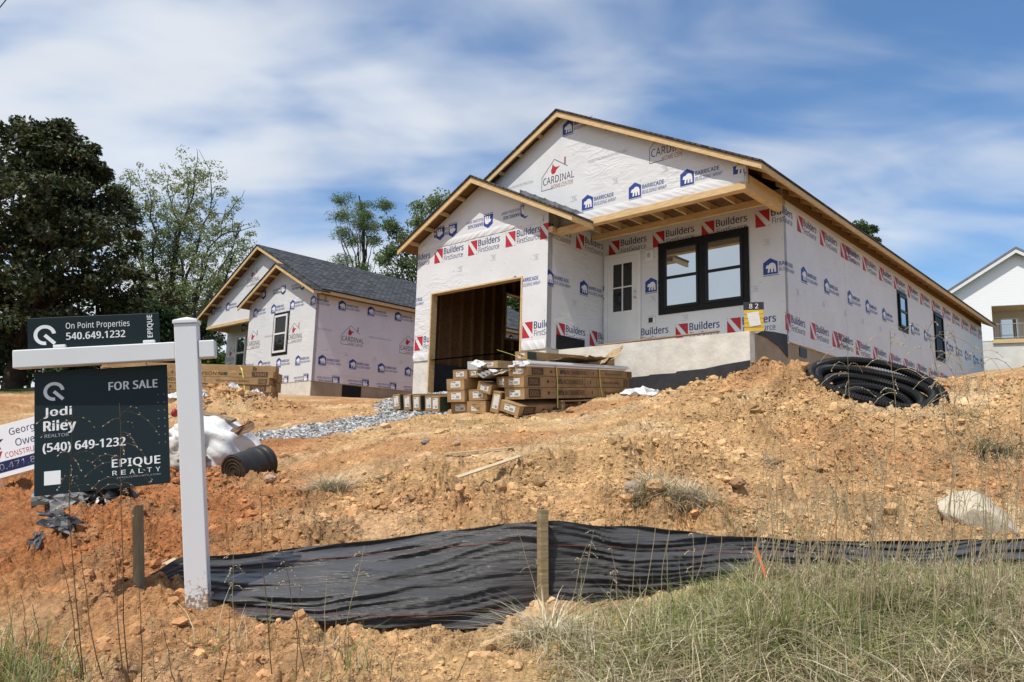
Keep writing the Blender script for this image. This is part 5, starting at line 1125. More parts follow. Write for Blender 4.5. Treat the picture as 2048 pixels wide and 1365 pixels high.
for k, (px, py, s_, lb) in enumerate(((1138, 826, .055, 'reddish stone standing on the ground beside the pallet'), (1165, 832, .045, 'flat tan stone just right of the reddish stone by the pallet'), (1265, 985, .075, 'grey and pale lump of soil left of the big grass tuft'), (1310, 985, .07, 'rounded clod beside the big grass tuft on the heap'), (850, 890, .05, 'flat grey stone on the driven-over dirt'), (915, 890, .035, 'small pale stone on the driven-over dirt'), (1475, 985, .06, 'rust-brown clod right of the big grass tuft'), (540, 965, .06, 'pale stone at the open end of the dark roll'), (172, 990, .07, 'white stone left of the dark tube under the panel'))):
    g_ = gp(px, py); blob('stone', g_ + Vector((0, 0, s_ * .35)), (s_, s_ * .8, s_ * .65), mat('stone_%d' % k, ((.36, .20, .12), (.42, .29, .16), (.33, .26, .19), (.44, .29, .15), (.27, .25, .24), (.48, .40, .33), (.34, .21, .115), (.50, .36, .26), (.60, .56, .52))[k], .9, .1, noise=(20, 4, .3)), lb, 'stone', (0, 0, k), .22, 3, 2.2, k + 2, smooth=False)
# dark roll
ROLL = mat('dusty_black_roll', (.030, .028, .026), .5, .4, noise=(5, 5, .55), bump=(14, 4, .4, .01)); ROLL_END = mat('roll_end', (.075, .052, .036), .8, .2, noise=(30, 4, .5))
ra = Vector(at(467, 944, 7.45)); rdv = Vector((.44, .86, .24)).normalized(); g_ = gp(467, 965)
mb = MB(); Lr = .42; n_ = 40; mb.tube([ra + rdv * (Lr * i / n_) for i in range(n_ + 1)], [.165 + .004 * math.sin(i * .55) + (.010 if i in (26, 27, 28, 34, 35, 38) else 0) for i in range(n_ + 1)], 28, 0)
u1 = rdv.orthogonal().normalized(); u2 = rdv.cross(u1)
for a0 in np.linspace(0, 4 * 6.28, 60): pass
pts = [ra - rdv * .004 + (u1 * math.cos(a) + u2 * math.sin(a)) * (.02 + .135 * a / 25) for a in np.linspace(0, 25, 90)]; mb.tube(pts, .006, 4, 1)
mb.add([ra - rdv * .002 + (u1 * math.cos(a) + u2 * math.sin(a)) * .158 for a in np.linspace(0, 6.283, 25)[:-1]], [tuple(range(24))], 1)
o = mb.build('dark_roll', [ROLL, ROLL_END]); tag(o, 'thick dark roll of plastic lying on the red dirt right of the white post', 'roll')
sh = blob('sheeting_bundle', Vector(at(425, 899, 8.3)), (.47, .48, .36), TARP, 'large crumpled bundle of white sheeting behind the white post', 'sheeting', (R(8), R(14), R(20)), .20, 5, 1.7, 3)
blob('sheeting_bundle', Vector(at(352, 925, 7.9)), (.34, .34, .22), mat('dusty_sheeting', (.44, .39, .33), .6, .2, noise=(3, 4, .3), bump=(7, 4, .5, .03)), 'dusty white sheeting heap between hanging panel and white post', 'sheeting', (R(0), R(-5), R(70)), .30, 5, 1.9, 9)
board('plank', at(384, 822, 8.4), at(468, 842, 8.25), .09, .03, PINE_OLD, 'old brown plank lying over the white sheeting', 'board', None, R(20))
crumple('brown_sheet', Vector(at(470, 870, 8.1)), .06, .20, .03, mat('brown_sheet', (.25, .15, .09), .8, .1, noise=(8, 3, .4)), 'brown torn strip hanging over the right side of the white sheeting', 'scrap', 8, 4, (R(50), R(40), R(-20)))
blob('red_bucket', Vector(at(349, 826, 8.5)), (.035, .05, .05), mat('red_plastic', (.35, .03, .025), .5), 'small red plastic piece above the white sheeting', 'scrap', (0, 0, 0), .15, 3, 1.5, 6)
for k, (px, py, d, s_, lb) in enumerate(((400, 792, 13.5, .14, 'small white plastic sheet on the dirt pile, left of the strap'), (462, 784, 15.2, .22, 'white plastic sheet lying at the foot of the far carton stack'), (512, 790, 15.8, .14, 'scrap of white plastic at the right end of the far carton stack'), (352, 803, 12.5, .22, 'white plastic sheet just left of the white post, by the far cartons'))):
    crumple('plastic_scrap', Vector(at(px, py, d)), s_, s_ * .7, s_ * .35, TARP, lb, 'scrap', 9, k + 20, (R(15), 0, k), .004, None, .25, 1.6, True)
g_ = gp(1290, 797); crumple('plastic_scrap', g_ + Vector((0, .1, .0)), .28, .2, .07, TARP, 'white plastic sheet on the soil right of the pallet', 'scrap', 10, 31, (R(5), 0, 0), .004, None, .25, 1.6, True)
crumple('paper_scrap', Vector(at(303, 1199, 3.87)), .045, .03, .015, mat('cream_paper', (.66, .58, .46), .7), 'crumpled cream paper scrap at the foot of the brown stake', 'scrap', 7, 41, (R(20), 0, .3), .001, None, .3, 1.6, True)
a = Vector(at(459, 1110, 4.72)); mb = MB(); mb.tube([a, a + Vector((.066, .03, .018))], .018, 14, 0); o = mb.build('can', METAL); tag(o, 'small crushed silver can lying on the soil above the fence', 'can')
# dark tube and plastic below the panel
TUBE = mat('grey_black_tube', (.10, .105, .105), .5, .4, noise=(5, 4, .4)); a = Vector(at(70, 1008, 6.0)); dv = Vector((.94, .30, .16)).normalized()
mb = MB(); n_ = 20
u1 = dv.orthogonal().normalized(); u2 = dv.cross(u1); ringp = lambda c, r: [c + (u1 * math.cos(q) + u2 * math.sin(q)) * r for q in np.linspace(0, 6.283, n_ + 1)[:-1]]
vs = ringp(a, .108) + ringp(a + dv * .42, .115) + ringp(a + dv * .42, .108) + ringp(a, .100); mb.add(vs, [(q * n_ + i, q * n_ + (i + 1) % n_, ((q + 1) % 4) * n_ + (i + 1) % n_, ((q + 1) % 4) * n_ + i) for q in range(4) for i in range(n_)])
o = mb.build('dark_tube', TUBE); tag(o, 'short dark grey tube with open end lying under the hanging panel', 'tube')
crumple('grey_sheet', Vector(at(128, 1000, 5.88)), .17, .12, .04, mat('grey_plastic', (.21, .22, .215), .5, .3, noise=(5, 4, .3)), 'grey plastic sheet draped over the dark tube', 'scrap', 11, 51, (R(40), R(8), 0), .004, None, .2, 1.8, True)
BAG = mat('black_bag', (.022, .022, .025), .35, .5, noise=(6, 3, .4))
crumple('black_plastic', Vector(at(215, 1002, 6.05)), .20, .13, .08, BAG, 'crumpled black plastic lying right of the dark tube', 'scrap', 13, 52, (R(30), 0, .2), .004, None, .3, 2.4, True)
SCRAP = mat('grey_black_scrap', (.085, .088, .092), .5, .3, noise=(8, 3, .4))
crumple('torn_plastic', gp(118, 1062) + Vector((0, 0, .03)), .115, .075, .022, SCRAP, 'torn dark plastic rag on the red dirt below the hanging panel', 'scrap', 12, 61, (R(35), R(15), .4), .003, None, .55, 2.2, True)
crumple('torn_plastic', gp(72, 1088) + Vector((0, 0, .02)), .03, .10, .012, SCRAP, 'narrow dark plastic strip left of the torn rag on red dirt', 'scrap', 9, 62, (R(40), R(5), .5), .003, None, .5, 2.0)
# marker and cable
stake_ = MB(); a, b_ = Vector(at(1511, 1094, 3.9)), Vector(at(1530, 1150, 3.88)); stake_.tube([b_ + (b_ - a) * 1.2, b_, a], .009, 8); o = stake_.build('marker_pin', mat('orange_marker', (.70, .20, .07), .5)); tag(o, 'short orange marker pin leaning in the grass before the fence', 'marker')
mb = MB(); A0, A1 = Vector(at(-300, 330, 14)), Vector(at(60, -60, 9)); mb.tube([A0 + (A1 - A0) * q - Vector((0, 0, .25 * math.sin(math.pi * q))) for q in np.linspace(0, 1, 20)], .007, 6); o = mb.build('overhead_cable', INK_BLACK); tag(o, 'thin black overhead cable crossing the top left corner of sky', 'cable')
# ------------------------------------------------------------------ trees
BARK = mat('bark', (.085, .065, .05), .95, .05, noise=(6, 5, .5), bump=(14, 4, .6, .03))
BARK_PALE = mat('pale_bark', (.17, .14, .115), .95, .05, noise=(6, 5, .4))
LEAF_GLOSS = mat('glossy_leaf', (.03, .05, .02), .55, .35, attr=True, trans=.12)
LEAF = mat('soft_leaf', (.08, .12, .03), .7, .2, attr=True, trans=.5)
def leaves(centres, radii, per, size, cols, seed, asp=.5, flat=.75):
    rg = np.random.default_rng(seed); C_ = np.repeat(centres, per, 0); Rr = np.repeat(radii, per, 0); n = len(C_)
    d = rg.normal(size=(n, 3)); d /= np.linalg.norm(d, axis=1)[:, None]; rad = rg.uniform(0, 1, n) ** .45
    P = C_ + d * rad[:, None] * Rr[:, None] * np.array([1, 1, flat])
    nr = rg.normal(size=(n, 3)) + np.array([0, 0, .7]) + d * .4; nr /= np.linalg.norm(nr, axis=1)[:, None]
    t_ = rg.normal(size=(n, 3)); t_ -= nr * (t_ * nr).sum(1)[:, None]; t_ /= np.linalg.norm(t_, axis=1)[:, None]; b2 = np.cross(nr, t_)
    s_ = size * rg.uniform(.6, 1.35, n)[:, None]
    V = np.stack([P - t_ * s_, P + b2 * s_ * asp + nr * s_ * .12, P + t_ * s_, P - b2 * s_ * asp + nr * s_ * .12], 1).reshape(-1, 3)
    F = np.arange(4 * n).reshape(-1, 4)
    cols = np.array(cols); ck = cols[rg.integers(0, len(cols), n)] * rg.uniform(.65, 1.35, (n, 1)); cl = np.repeat(rg.uniform(.75, 1.25, len(centres)), per)[:, None]
    return V, F, np.repeat(ck * cl, 4, 0)
def limb(mb, a, b_, r0, r1, seed, n=8, wob=.06):
    rg = np.random.default_rng(seed); a, b_ = np.array(a, float), np.array(b_, float); L = np.linalg.norm(b_ - a); t_ = np.linspace(0, 1, n)
    o = np.cumsum(rg.normal(0, wob * L / n ** .5, (n, 3)), 0); o -= o[0] + (o[-1] - o[0]) * t_[:, None]
    P = a + (b_ - a) * t_[:, None] + o; P[:, 2] += L * .06 * np.sin(t_ * 3.14); mb.tube([Vector(p) for p in P], list(r0 + (r1 - r0) * t_), 6); return P
def tree(name, base, label, clumps, radii, per, size, cols, m, trunk_r, trunk_top, limbs, seed, bark=BARK, group='trees behind the building plots', asp=.5, flat=.75, limb_r=.35):
    e = empty(name, tuple(base), label, 'tree', group); base = np.array(base); cl = np.array(clumps, float)
    V, F, Cc = leaves(cl, np.array(radii, float), per, size, cols, seed, asp, flat)
    np_mesh('crown', V - base, F, m, parent=e, color=Cc)
    mb = MB(); P = limb(mb, (0, 0, -.6), np.array(trunk_top) - base, trunk_r, trunk_r * .25, seed, 14, .03)
    rg = np.random.default_rng(seed + 1); idx = rg.permutation(len(cl))[:limbs]
    for q in idx:
        c = cl[q] - base; k = int(np.clip(np.searchsorted(P[:, 2], c[2] * rg.uniform(.35, .75)), 1, len(P) - 1)); limb(mb, P[k], c, trunk_r * limb_r * rg.uniform(.5, 1), trunk_r * .06, seed + int(q) + 5, 9, .07)
    mb.build('trunk', bark, e); return e
# dark broad evergreen at the left edge
D = 22.0; rg = np.random.default_rng(21)
base = np.array(at(22, 790, D)); base[2] = gz(base[0], base[1])
prof_z = [base[2] + .7, 3.2, 4.6, 6.0, 7.3, 8.4, 9.0, 9.5]; prof_r = [2.3, 2.6, 2.75, 2.7, 2.15, 1.5, 1.0, .5]
cl, rd_ = [], []
for k in range(330):
    z = rg.uniform(prof_z[0], prof_z[-1]); rmax = np.interp(z, prof_z, prof_r); a = rg.uniform(0, 6.28); rr_ = rmax * (rg.uniform(.0, 1) ** .5) * (1 + .20 * math.sin(3 * a + z * 1.7) + .16 * math.sin(5 * a - z * 2.6) + .12 * math.sin(9 * a + z * 4))
    cl.append((base[0] + rr_ * math.cos(a) + .25, base[1] + rr_ * math.sin(a), z)); rd_.append(rg.uniform(.24, .56))
for px, py, r_ in ((130, 252, .32), (112, 262, .25), (45, 262, .35), (150, 300, .4), (195, 335, .35), (240, 425, .4), (262, 440, .35), (258, 500, .4), (215, 400, .4), (90, 300, .5), (20, 280, .4), (60, 330, .5), (35, 243, .22), (118, 248, .2), (165, 312, .25), (205, 345, .25), (232, 385, .25), (268, 470, .25), (262, 545, .3), (248, 600, .3), (252, 650, .35), (190, 300, .2), (75, 255, .25), (5, 262, .3)):
    cl.append(tuple(at(px, py, D + rg.uniform(-.6, .6)))); rd_.append(r_)
tree('broadleaf_evergreen', base, 'large dark glossy evergreen tree filling the left edge behind the signs', cl, rd_, 170, .082, [(.024, .040, .014), (.036, .054, .018), (.055, .070, .022), (.080, .070, .026)], LEAF_GLOSS, .30, (base[0] + .3, base[1], 9.6), 120, 31, limb_r=.3)
# loose light-green tree with leaning stems
D = 42.0; base = np.array(at(335, 725, D)); base[2] = gz(base[0], base[1]) + .0
tips = [(232, 345), (262, 330), (300, 352), (338, 322), (372, 318), (402, 312), (430, 352), (452, 392), (482, 430), (470, 470), (365, 420), (300, 450), (425, 470), (255, 450), (445, 540), (395, 560), (330, 540), (285, 560)]
e = empty('loose_tree', tuple(base), 'tall loose light green tree with several leaning stems, between dark evergreen and smaller house', 'tree', 'trees behind the building plots')
mb = MB(); cl, rd_ = [], []; rg = np.random.default_rng(5)
for k, (px, py) in enumerate(tips):
    tip = np.array(at(px, py + 28, D + rg.uniform(-2.5, 2.5))) - base; root = np.array((rg.uniform(-.6, .6), rg.uniform(-.5, .5), -.5)); P = limb(mb, root, tip, .15, .02, k + 50, 14, .05)
    for q in range(4, 14):
        for s_ in range(9): cl.append(base + P[q] + rg.normal(0, .50 + .03 * (13 - q), 3)); rd_.append(rg.uniform(.20, .48))
    for s_ in range(5):
        q = rg.integers(5, 13); limb(mb, P[q], P[q] + rg.normal(0, .9, 3) + np.array([0, 0, .5]), .035, .008, k * 7 + s_, 6, .1)
V, F, Cc = leaves(np.array(cl), np.array(rd_), 32, .072, [(.22, .27, .11), (.27, .31, .13), (.16, .21, .08), (.29, .29, .16)], 77)
np_mesh('crown', V - base, F, LEAF, parent=e, color=Cc); mb.build('trunk', BARK, e)
# tufted pine and the bushier tree by the garage
def pads(lst, D, seed, jr=1.0, n=5):
    rg = np.random.default_rng(seed); c, r_ = [], []
    for px, py, w_, h_ in lst:
        for k in range(n):
            c.append(tuple(at(px + rg.uniform(-w_, w_) * .8, py + rg.uniform(-h_, h_) * .8, D + rg.uniform(-1.2, 1.2)))); r_.append(jr * rg.uniform(.5, .95))
    return c, r_
D = 56.0; base = np.array(at(722, 690, D)); base[2] = gz(base[0], base[1])
c, r_ = pads([(690, 402, 22, 12), (745, 405, 30, 12), (770, 412, 10, 6), (705, 425, 25, 9), (680, 436, 18, 7), (735, 432, 12, 8), (682, 470, 18, 12), (705, 485, 14, 12), (690, 520, 20, 14), (745, 480, 8, 8), (715, 535, 22, 12), (742, 455, 10, 5), (720, 450, 8, 6)], D, 3, .95)
tree('tufted_pine', base, 'slim pine with separate needle tufts, standing clear between the two wrapped houses', c, r_, 190, .10, [(.15, .21, .08), (.19, .24, .10), (.11, .16, .06)], LEAF, .22, tuple(at(718, 392, D)), 26, 41, BARK, asp=.22, flat=.6)
D = 52.0; base = np.array(at(838, 700, D)); base[2] = gz(base[0], base[1])
c, r_ = pads([(852, 412, 22, 14), (872, 398, 14, 10), (830, 445, 22, 14), (780, 452, 12, 9), (800, 470, 18, 14), (850, 470, 25, 22), (790, 500, 20, 14), (770, 515, 12, 9), (820, 515, 26, 20), (800, 545, 30, 16), (850, 540, 26, 22), (775, 560, 20, 16), (890, 440, 20, 20), (900, 500, 30, 40)], D, 9, 1.0)
tree('leafy_tree', base, 'fuller green tree half hidden behind the garage gable', c, r_, 120, .11, [(.16, .21, .09), (.20, .25, .11), (.12, .165, .07)], LEAF, .28, tuple(at(845, 405, D)), 34, 43, BARK)
D = 62.0; base = np.array(at(1722, 640, D)); base[2] = gz(base[0], base[1])
c, r_ = pads([(1715, 455, 14, 12), (1735, 465, 14, 12), (1722, 490, 20, 14), (1745, 490, 10, 10), (1700, 500, 20, 16)], D, 11, .75)
tree('small_treetop', base, 'small green treetop peeping over the long roof of the large house', c, r_, 200, .12, [(.06, .10, .035), (.08, .12, .04)], LEAF, .22, tuple(at(1722, 450, D)), 10, 45, BARK)
D = 48.0; base = np.array(at(1010, 690, D)); base[2] = gz(base[0], base[1])
c, r_ = pads([(1010, 610, 40, 30), (960, 600, 40, 30), (1050, 600, 30, 30), (920, 620, 40, 30)], D, 13, 1.2, 9)
tree('leafy_tree', base, 'green tree seen through the garage side window behind the far roof', c, r_, 180, .13, [(.06, .10, .03), (.085, .13, .04)], LEAF, .25, tuple(at(1010, 600, D)), 10, 47, BARK)
# bushes in a line beyond the left plot
for k, (px, py, d, r0, hh) in enumerate(((-120, 690, 30, 2.6, 3.6), (40, 690, 33, 2.4, 3.2), (130, 660, 35, 2.8, 4.0), (215, 640, 36, 3.0, 4.6), (285, 625, 38, 2.8, 4.8), (350, 640, 39, 2.6, 4.4), (425, 690, 36, 1.6, 2.6), (60, 600, 44, 3.2, 6.5), (395, 610, 44, 2.2, 5.0))):
    b0 = np.array(at(px, 760, d)); b0[2] = gz(b0[0], b0[1]); rg = np.random.default_rng(k + 60); cl, rd_ = [], []
    for q in range(34):
        a, u_, z = rg.uniform(0, 6.28), rg.uniform(0, 1) ** .5, rg.uniform(.2, 1); cl.append((b0[0] + r0 * u_ * math.cos(a) * (1.1 - .5 * z), b0[1] + r0 * u_ * math.sin(a) * (1.1 - .5 * z), b0[2] + hh * z)); rd_.append(rg.uniform(.4, .8))
    lb = ('dark bush at the left frame edge behind the evergreen', 'low dark bush behind the evergreen trunk', 'rounded bush behind the rider sign left half', 'tall bush behind the rider sign right half', 'tall dark bush directly under the loose light tree', 'bush just right of the loose tree trunk', 'light green bush beside the smaller house porch', 'tall dark shrub far behind the evergreen', 'tall bush left of the smaller house roof')[k]
    tree('bush', b0, lb, cl, rd_, 130, .12, [(.035, .06, .02), (.05, .08, .028), (.03, .05, .018)] if k != 6 else [(.08, .13, .03), (.10, .15, .04)], LEAF, .14, (b0[0], b0[1], b0[2] + hh * .8), 6, 70 + k, BARK, 'bushes beyond the left plot')

# ------------------------------------------------------------------ grass and weeds
GRASS = mat('grass_blade', (.2, .2, .1), .75, .15, attr=True, trans=.25)
def blades(px, py, hgt, wid, lean, cols, seed, segs=3, zoff=-.012):
    rg = np.random.default_rng(seed); n = len(px); a = rg.uniform(0, 6.28, n); dirx, diry = np.cos(a), np.sin(a); b = a + rg.normal(1.57, .5, n); wx, wy = np.cos(b), np.sin(b)
    z0 = height(px, py) + zoff; V = []; 
    for s_ in range(segs + 1):
        t_ = s_ / segs; off = lean * hgt * t_ ** 1.8; hh = hgt * (t_ - .35 * lean * t_ ** 2.2); ww = wid * (1 - t_ ** 1.5) * .5 + .0003
        cx_, cy_ = px + dirx * off, py + diry * off
        V.append(np.stack([cx_ - wx * ww, cy_ - wy * ww, z0 + hh], 1)); V.append(np.stack([cx_ + wx * ww, cy_ + wy * ww, z0 + hh], 1))
    V = np.stack(V, 1); k = 2 * (segs + 1); base_f = np.array([(2 * s_, 2 * s_ + 1, 2 * s_ + 3, 2 * s_ + 2) for s_ in range(segs)]); F = (base_f[None] + k * np.arange(n)[:, None, None]).reshape(-1, 4)
    return V.reshape(-1, 3), F, np.repeat(cols, k, 0)
STRAW = np.array([(.56, .48, .30), (.46, .38, .23), (.64, .58, .42), (.34, .26, .15)]); GREENS = np.array([(.20, .25, .07), (.27, .31, .10), (.15, .20, .05), (.33, .34, .15)])
def grass_cols(n, green, rg):
    k = rg.uniform(0, 1, n) < green; c = STRAW[rg.integers(0, 4, n)]; g = GREENS[rg.integers(0, 4, n)]; return np.where(k[:, None], g, c) * rg.uniform(.7, 1.2, (n, 1))
rg = np.random.default_rng(90); n = 150000; y = np.sqrt(rg.uniform(2.0 ** 2, 4.3 ** 2, n)); fx_ = rg.uniform(-.05, 1.22, n); x = fx_ * y
edge = .055 + .10 * perlin(x * 1.6, y * 1.6) + .06 * np.maximum(0, 3.2 - y) + .10 * sstep(3.5, 4.2, y)
dens = sstep(edge, edge + .22, fx_) * (1 - sstep(3.95 + .22 * sstep(.18, .34, fx_), 4.25 + .12 * sstep(.18, .34, fx_), y + .2 * perlin(x * 2, y * 0 + 1))) * (.30 + .70 * sstep(-.25, .25, perlin(x * 4.5, y * 4.5)))
k = rg.uniform(0, 1, n) < dens; x, y = x[k], y[k]; n = len(x)
gp_ = np.clip(.46 + .65 * perlin(x * 1.8 + 5, y * 1.8) + .55 * np.exp(-(((x / y - .22) / .12) ** 2 + ((y - 3.75) / .4) ** 2)), .05, .9)
hg = rg.gamma(4, .025, n) * np.clip(1 + .7 * perlin(x * 2.5 + 30, y * 2.5) + .8 * perlin(x * 7 + 3, y * 7), .35, 2.2); hg = np.clip(hg, .03, .32) * (1 - .45 * sstep(3.3, 3.85, y))
g1 = blades(x, y, hg, rg.uniform(.0025, .006, n), np.clip(rg.normal(1.0, .65, n), .05, 2.4), grass_cols(n, gp_, rg), 91)
# a mat of bent and fallen dead blades under the standing ones
kk = rg.uniform(0, 1, len(x)) < .75; x4, y4 = x[kk], y[kk]; n = len(x4)
g4 = blades(x4 + rg.normal(0, .02, n), y4 + rg.normal(0, .02, n), np.clip(rg.gamma(4, .020, n), .03, .2) * (1 - .5 * sstep(3.3, 3.85, y4)), rg.uniform(.003, .007, n), np.clip(rg.normal(2.2, .8, n), .8, 4.0), grass_cols(n, .22, rg), 94, 4, .0)
# sparse tufts over the rest of the foreground and the green corner at lower left
n = 26000; x2 = rg.uniform(-2.6, .8, n); y2 = rg.uniform(2.4, 3.75, n); f2 = x2 / y2
d2 = np.clip((1 - sstep(-.58, -.50, f2 + .05 * perlin(x2 * 3, y2 * 3))) * (1 - sstep(3.05, 3.35, y2)) * 1.0 + .22 * sstep(.15, .45, perlin(x2 * 2.2 + 3, y2 * 2.2)) * (1 - sstep(3.2, 3.6, y2)), 0, 1)
k = rg.uniform(0, 1, n) < d2; x2, y2 = x2[k], y2[k]; n = len(x2); gl = np.where(x2 / y2 < -.5, .75, .40)
g2 = blades(x2, y2, np.clip(rg.gamma(4, .024, n), .03, .25), rg.uniform(.0025, .0055, n), np.clip(rg.normal(.55, .35, n), .05, 1.3), grass_cols(n, gl, rg), 92)
# thin green along the fence, on the heap and by the cartons
spots = [(1150, 1075, 40, .04), (1290, 1050, 60, .05), (1470, 1060, 80, .06), (560, 985, 40, .07), (1000, 850, 50, .06), (860, 845, 90, .06), (950, 848, 60, .05), (1290, 850, 40, .05), (1660, 835, 30, .06), (1980, 905, 60, .06), (1560, 1070, 60, .05)]
X3, Y3 = [], []
for px, py, cnt, sp_ in spots:
    g_ = gp(px, py); X3.append(rg.normal(g_.x, .16, cnt * 3)); Y3.append(rg.normal(g_.y, .14, cnt * 3))
X3, Y3 = np.concatenate(X3), np.concatenate(Y3); n = len(X3)
g3 = blades(X3, Y3, rg.uniform(.03, .09, n), rg.uniform(.003, .006, n), rg.uniform(.1, .9, n), grass_cols(n, .75, rg), 93)
V, F, Cc = [], [], []; o_ = 0
for v, f, c in (g1, g2, g3, g4): V.append(v); F.append(f + o_); Cc.append(c); o_ += len(v)
tag(np_mesh('grass', np.concatenate(V), np.concatenate(F), GRASS, color=np.concatenate(Cc)), 'dry straw-coloured grass with green patches in the foreground', 'grass', kind='stuff')
# dry tufts on the heap
for k, (px, py, cnt, rad, hh, lb) in enumerate(((1355, 1012, 1100, .19, .24, 'large bleached grass tuft on the heap above the dip of the fence'), (655, 985, 800, .13, .19, 'bleached grass tuft on the bank between white post and laths'), (1290, 985, 300, .09, .15, 'upright small grass tuft just left of the large bleached one'), (1990, 905, 700, .18, .15, 'grey-green grass tuft at the right above the pale boulder'), (1925, 835, 600, .14, .13, 'dark matted grass tuft below the far end of pipe coil'), (1090, 1285, 200, .09, .25, 'straw tuft at the foot of the pale fence stake'), (760, 962, 120, .07, .08, 'small dark weed tuft on the bank near the lower lath'), (1540, 930, 160, .09, .07, 'flat dry tuft midway up the soil heap'))):
    g_ = gp(px, py); rg = np.random.default_rng(k + 300); x, y = rg.normal(g_.x, rad * .55, cnt), rg.normal(g_.y, rad * .45, cnt)
    cc_ = (np.array([(.60, .53, .36), (.48, .40, .26), (.68, .61, .45)]) if k not in (3, 4, 6) else np.array([(.30, .29, .17), (.40, .34, .22), (.20, .18, .10)]))[rg.integers(0, 3, cnt)] * rg.uniform(.7, 1.2, (cnt, 1))
    v, f, c = blades(x, y, rg.uniform(.4, 1.2, cnt) * hh, rg.uniform(.004, .008, cnt), rg.uniform(.6, 2.4, cnt), cc_, k + 400, 4)
    o = np_mesh('dry_grass_tuft', v - np.array(g_), f, GRASS, color=c); o.location = g_; tag(o, lb, 'grass tuft', 'dry grass tufts on the soil')
# tall dead stalks
def stalk_geo(base, top, rad, seed, head, col, mbv):
    rg = np.random.default_rng(seed); a, b_ = np.array(base, float), np.array(top, float); n = 10; t_ = np.linspace(0, 1, n); P = a + (b_ - a) * t_[:, None]; L = np.linalg.norm(b_ - a)
    bend = rg.normal(0, .035 * L, 2); P[:, :2] += bend * np.sin(t_ * 3.14)[:, None] * .8 + np.cumsum(rg.normal(0, .004, (n, 2)), 0)
    mb = mbv; mb.tube([Vector(p) for p in P], list(rad * (1 - .6 * t_)), 4, 0, False)
    if head:
        for k in range(head):
            q = 1 - rg.uniform(0, .38); p0 = np.array([np.interp(q, t_, P[:, i]) for i in range(3)]); dr_ = rg.normal(size=3); dr_[2] = abs(dr_[2]) * .5 + .35; dr_ /= np.linalg.norm(dr_); ln = rg.uniform(.04, .13 if head < 18 else .17) * min(1, L)
            pts = [p0 + dr_ * ln * s_ - np.array([0, 0, ln * .75 * s_ ** 2]) for s_ in np.linspace(0, 1, 5)]; mb.tube([Vector(p) for p in pts], .0010, 3, 0, False)
            for s_ in range(2, 5):
                p = pts[s_] + rg.normal(0, .002, 3); d = (pts[s_] - pts[s_ - 1]); d /= np.linalg.norm(d); mb.tube([Vector(p - d * .005), Vector(p), Vector(p + d * .005)], [.0003, .0023, .0003], 3, 1, False)
STEM_DARK = mat('stem_brown', (.15, .10, .06), .8, .1, noise=(9, 2, .4)); STEM_STRAW = mat('stem_straw', (.40, .32, .19), .8, .1, noise=(9, 2, .3)); SEED = mat('seed_straw', (.55, .49, .36), .8, .1, trans=.2)
def stalk(px0, py0, px1, py1, d, seed, head=0, dark=False, rad=.0021, lean=0.0):
    g_ = gp(px0, py0, 1.8, 9); top = Vector(at(px1, py1, g_.y + lean)); mb = MB(); stalk_geo((0, 0, -.03), top - g_, rad * 1.15 * (.6 + g_.y / 8), seed, head, None, mb)
    o = mb.build('weed_stalk', [STEM_DARK if dark else STEM_STRAW, SEED]); o.location = g_; return o
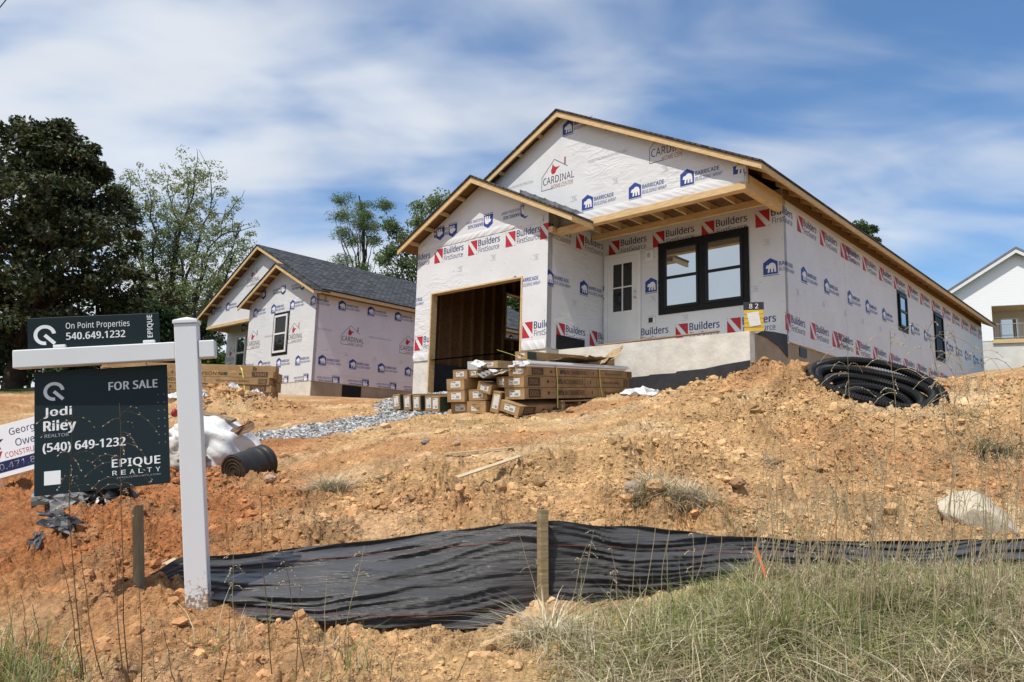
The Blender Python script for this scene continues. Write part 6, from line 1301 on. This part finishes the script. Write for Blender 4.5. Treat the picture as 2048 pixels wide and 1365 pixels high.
ST_L = [(165,1360,128,1075,0,1),(172,1362,141,828,22,1),(215,1362,163,1080,0,1),(262,1350,240,807,26,1),(245,1340,222,1060,0,1),(285,1362,275,1120,0,1),(352,1362,318,1240,0,1),(22,1330,4,1155,0,0),(60,1350,22,1190,0,1),(92,1350,60,1210,4,1),
        (312,1362,305,1215,0,0),(450,1362,462,1200,0,1),(545,1362,528,963,6,1),(612,1350,560,1062,8,1),(642,1362,668,1150,0,0),(690,1330,728,1090,5,0),(780,1362,786,1270,0,1),(592,1360,602,1170,0,1),(480,1330,472,1100,9,0),(905,1362,958,1268,0,1),
        (1130,1230,1172,1090,8,0),(1150,1240,1195,1060,6,0),(1110,1245,1080,1120,4,0),(1245,1360,1330,1005,0,0),(1260,1290,1275,1060,0,0),(1320,1240,1335,1035,0,0),(1342,1235,1345,1030,0,0),(1360,1240,1412,1070,0,0),(1385,1290,1395,1040,5,0),(1232,1235,1220,1095,3,0),(1432,1200,1462,985,0,0),
        (1830,1310,1722,1035,0,0),(1100,1300,1040,1060,3,0),(1205,1300,1230,1140,4,0)]
PH = ['beside the hanging panel', 'before the hanging panel', 'near the white post', 'by the pale stake', 'before the silt fence']
for k, (a, b_, c, d, hd, dk) in enumerate(ST_L):
    o = stalk(a, b_, c, d, 0, k + 500, hd, bool(dk)); fan = 'with drooping seed head' if hd >= 5 else 'bare and thin'
    where = 'at lower left by the signs' if a < 420 else ('before the fence\'s left half' if a < 1000 else 'around the pale fence stake')
    tag(o, 'tall %s weed stalk, %s, %s' % ('brown' if dk else 'straw-coloured', fan, where), 'weed stalk', 'single tall weed stalks in the foreground')
# the thicket of thin stems on the right
mb = MB(); rg = np.random.default_rng(700)
for k in range(210):
    px = rg.uniform(1480, 2100); py = rg.uniform(1130, 1340); ln = rg.gamma(5, 42) + 60; g_ = gp(px, py, 1.8, 9); tx_, ty_ = px + rg.normal(35, 45), max(py - ln, 840 + rg.uniform(0, 60)); top = Vector(at(tx_, ty_, g_.y + rg.normal(0, .1)))
    stalk_geo(tuple(g_ + Vector((0, 0, -.02))), tuple(top), .0018 * (.6 + g_.y / 8), k + 800, int(rg.integers(0, 3)) * 3 if k % 2 else 0, None, mb)
for k, (a, b_, c, d) in enumerate(((1950, 1300, 1905, 660), (1900, 1320, 1840, 650), (1800, 1330, 1770, 660), (2010, 1310, 1960, 700), (1720, 1300, 1690, 690), (1860, 1330, 1920, 720), (1990, 1330, 2030, 790))):
    g_ = gp(a, b_, 1.8, 9); stalk_geo(tuple(g_), tuple(at(c, d, g_.y - .1)), .0018, k + 990, 22, None, mb)
tag(mb.build('tall_dry_grass', [STEM_STRAW, SEED]), 'thicket of thin tall dry grass stems with pale seed heads at right', 'grass', kind='stuff')
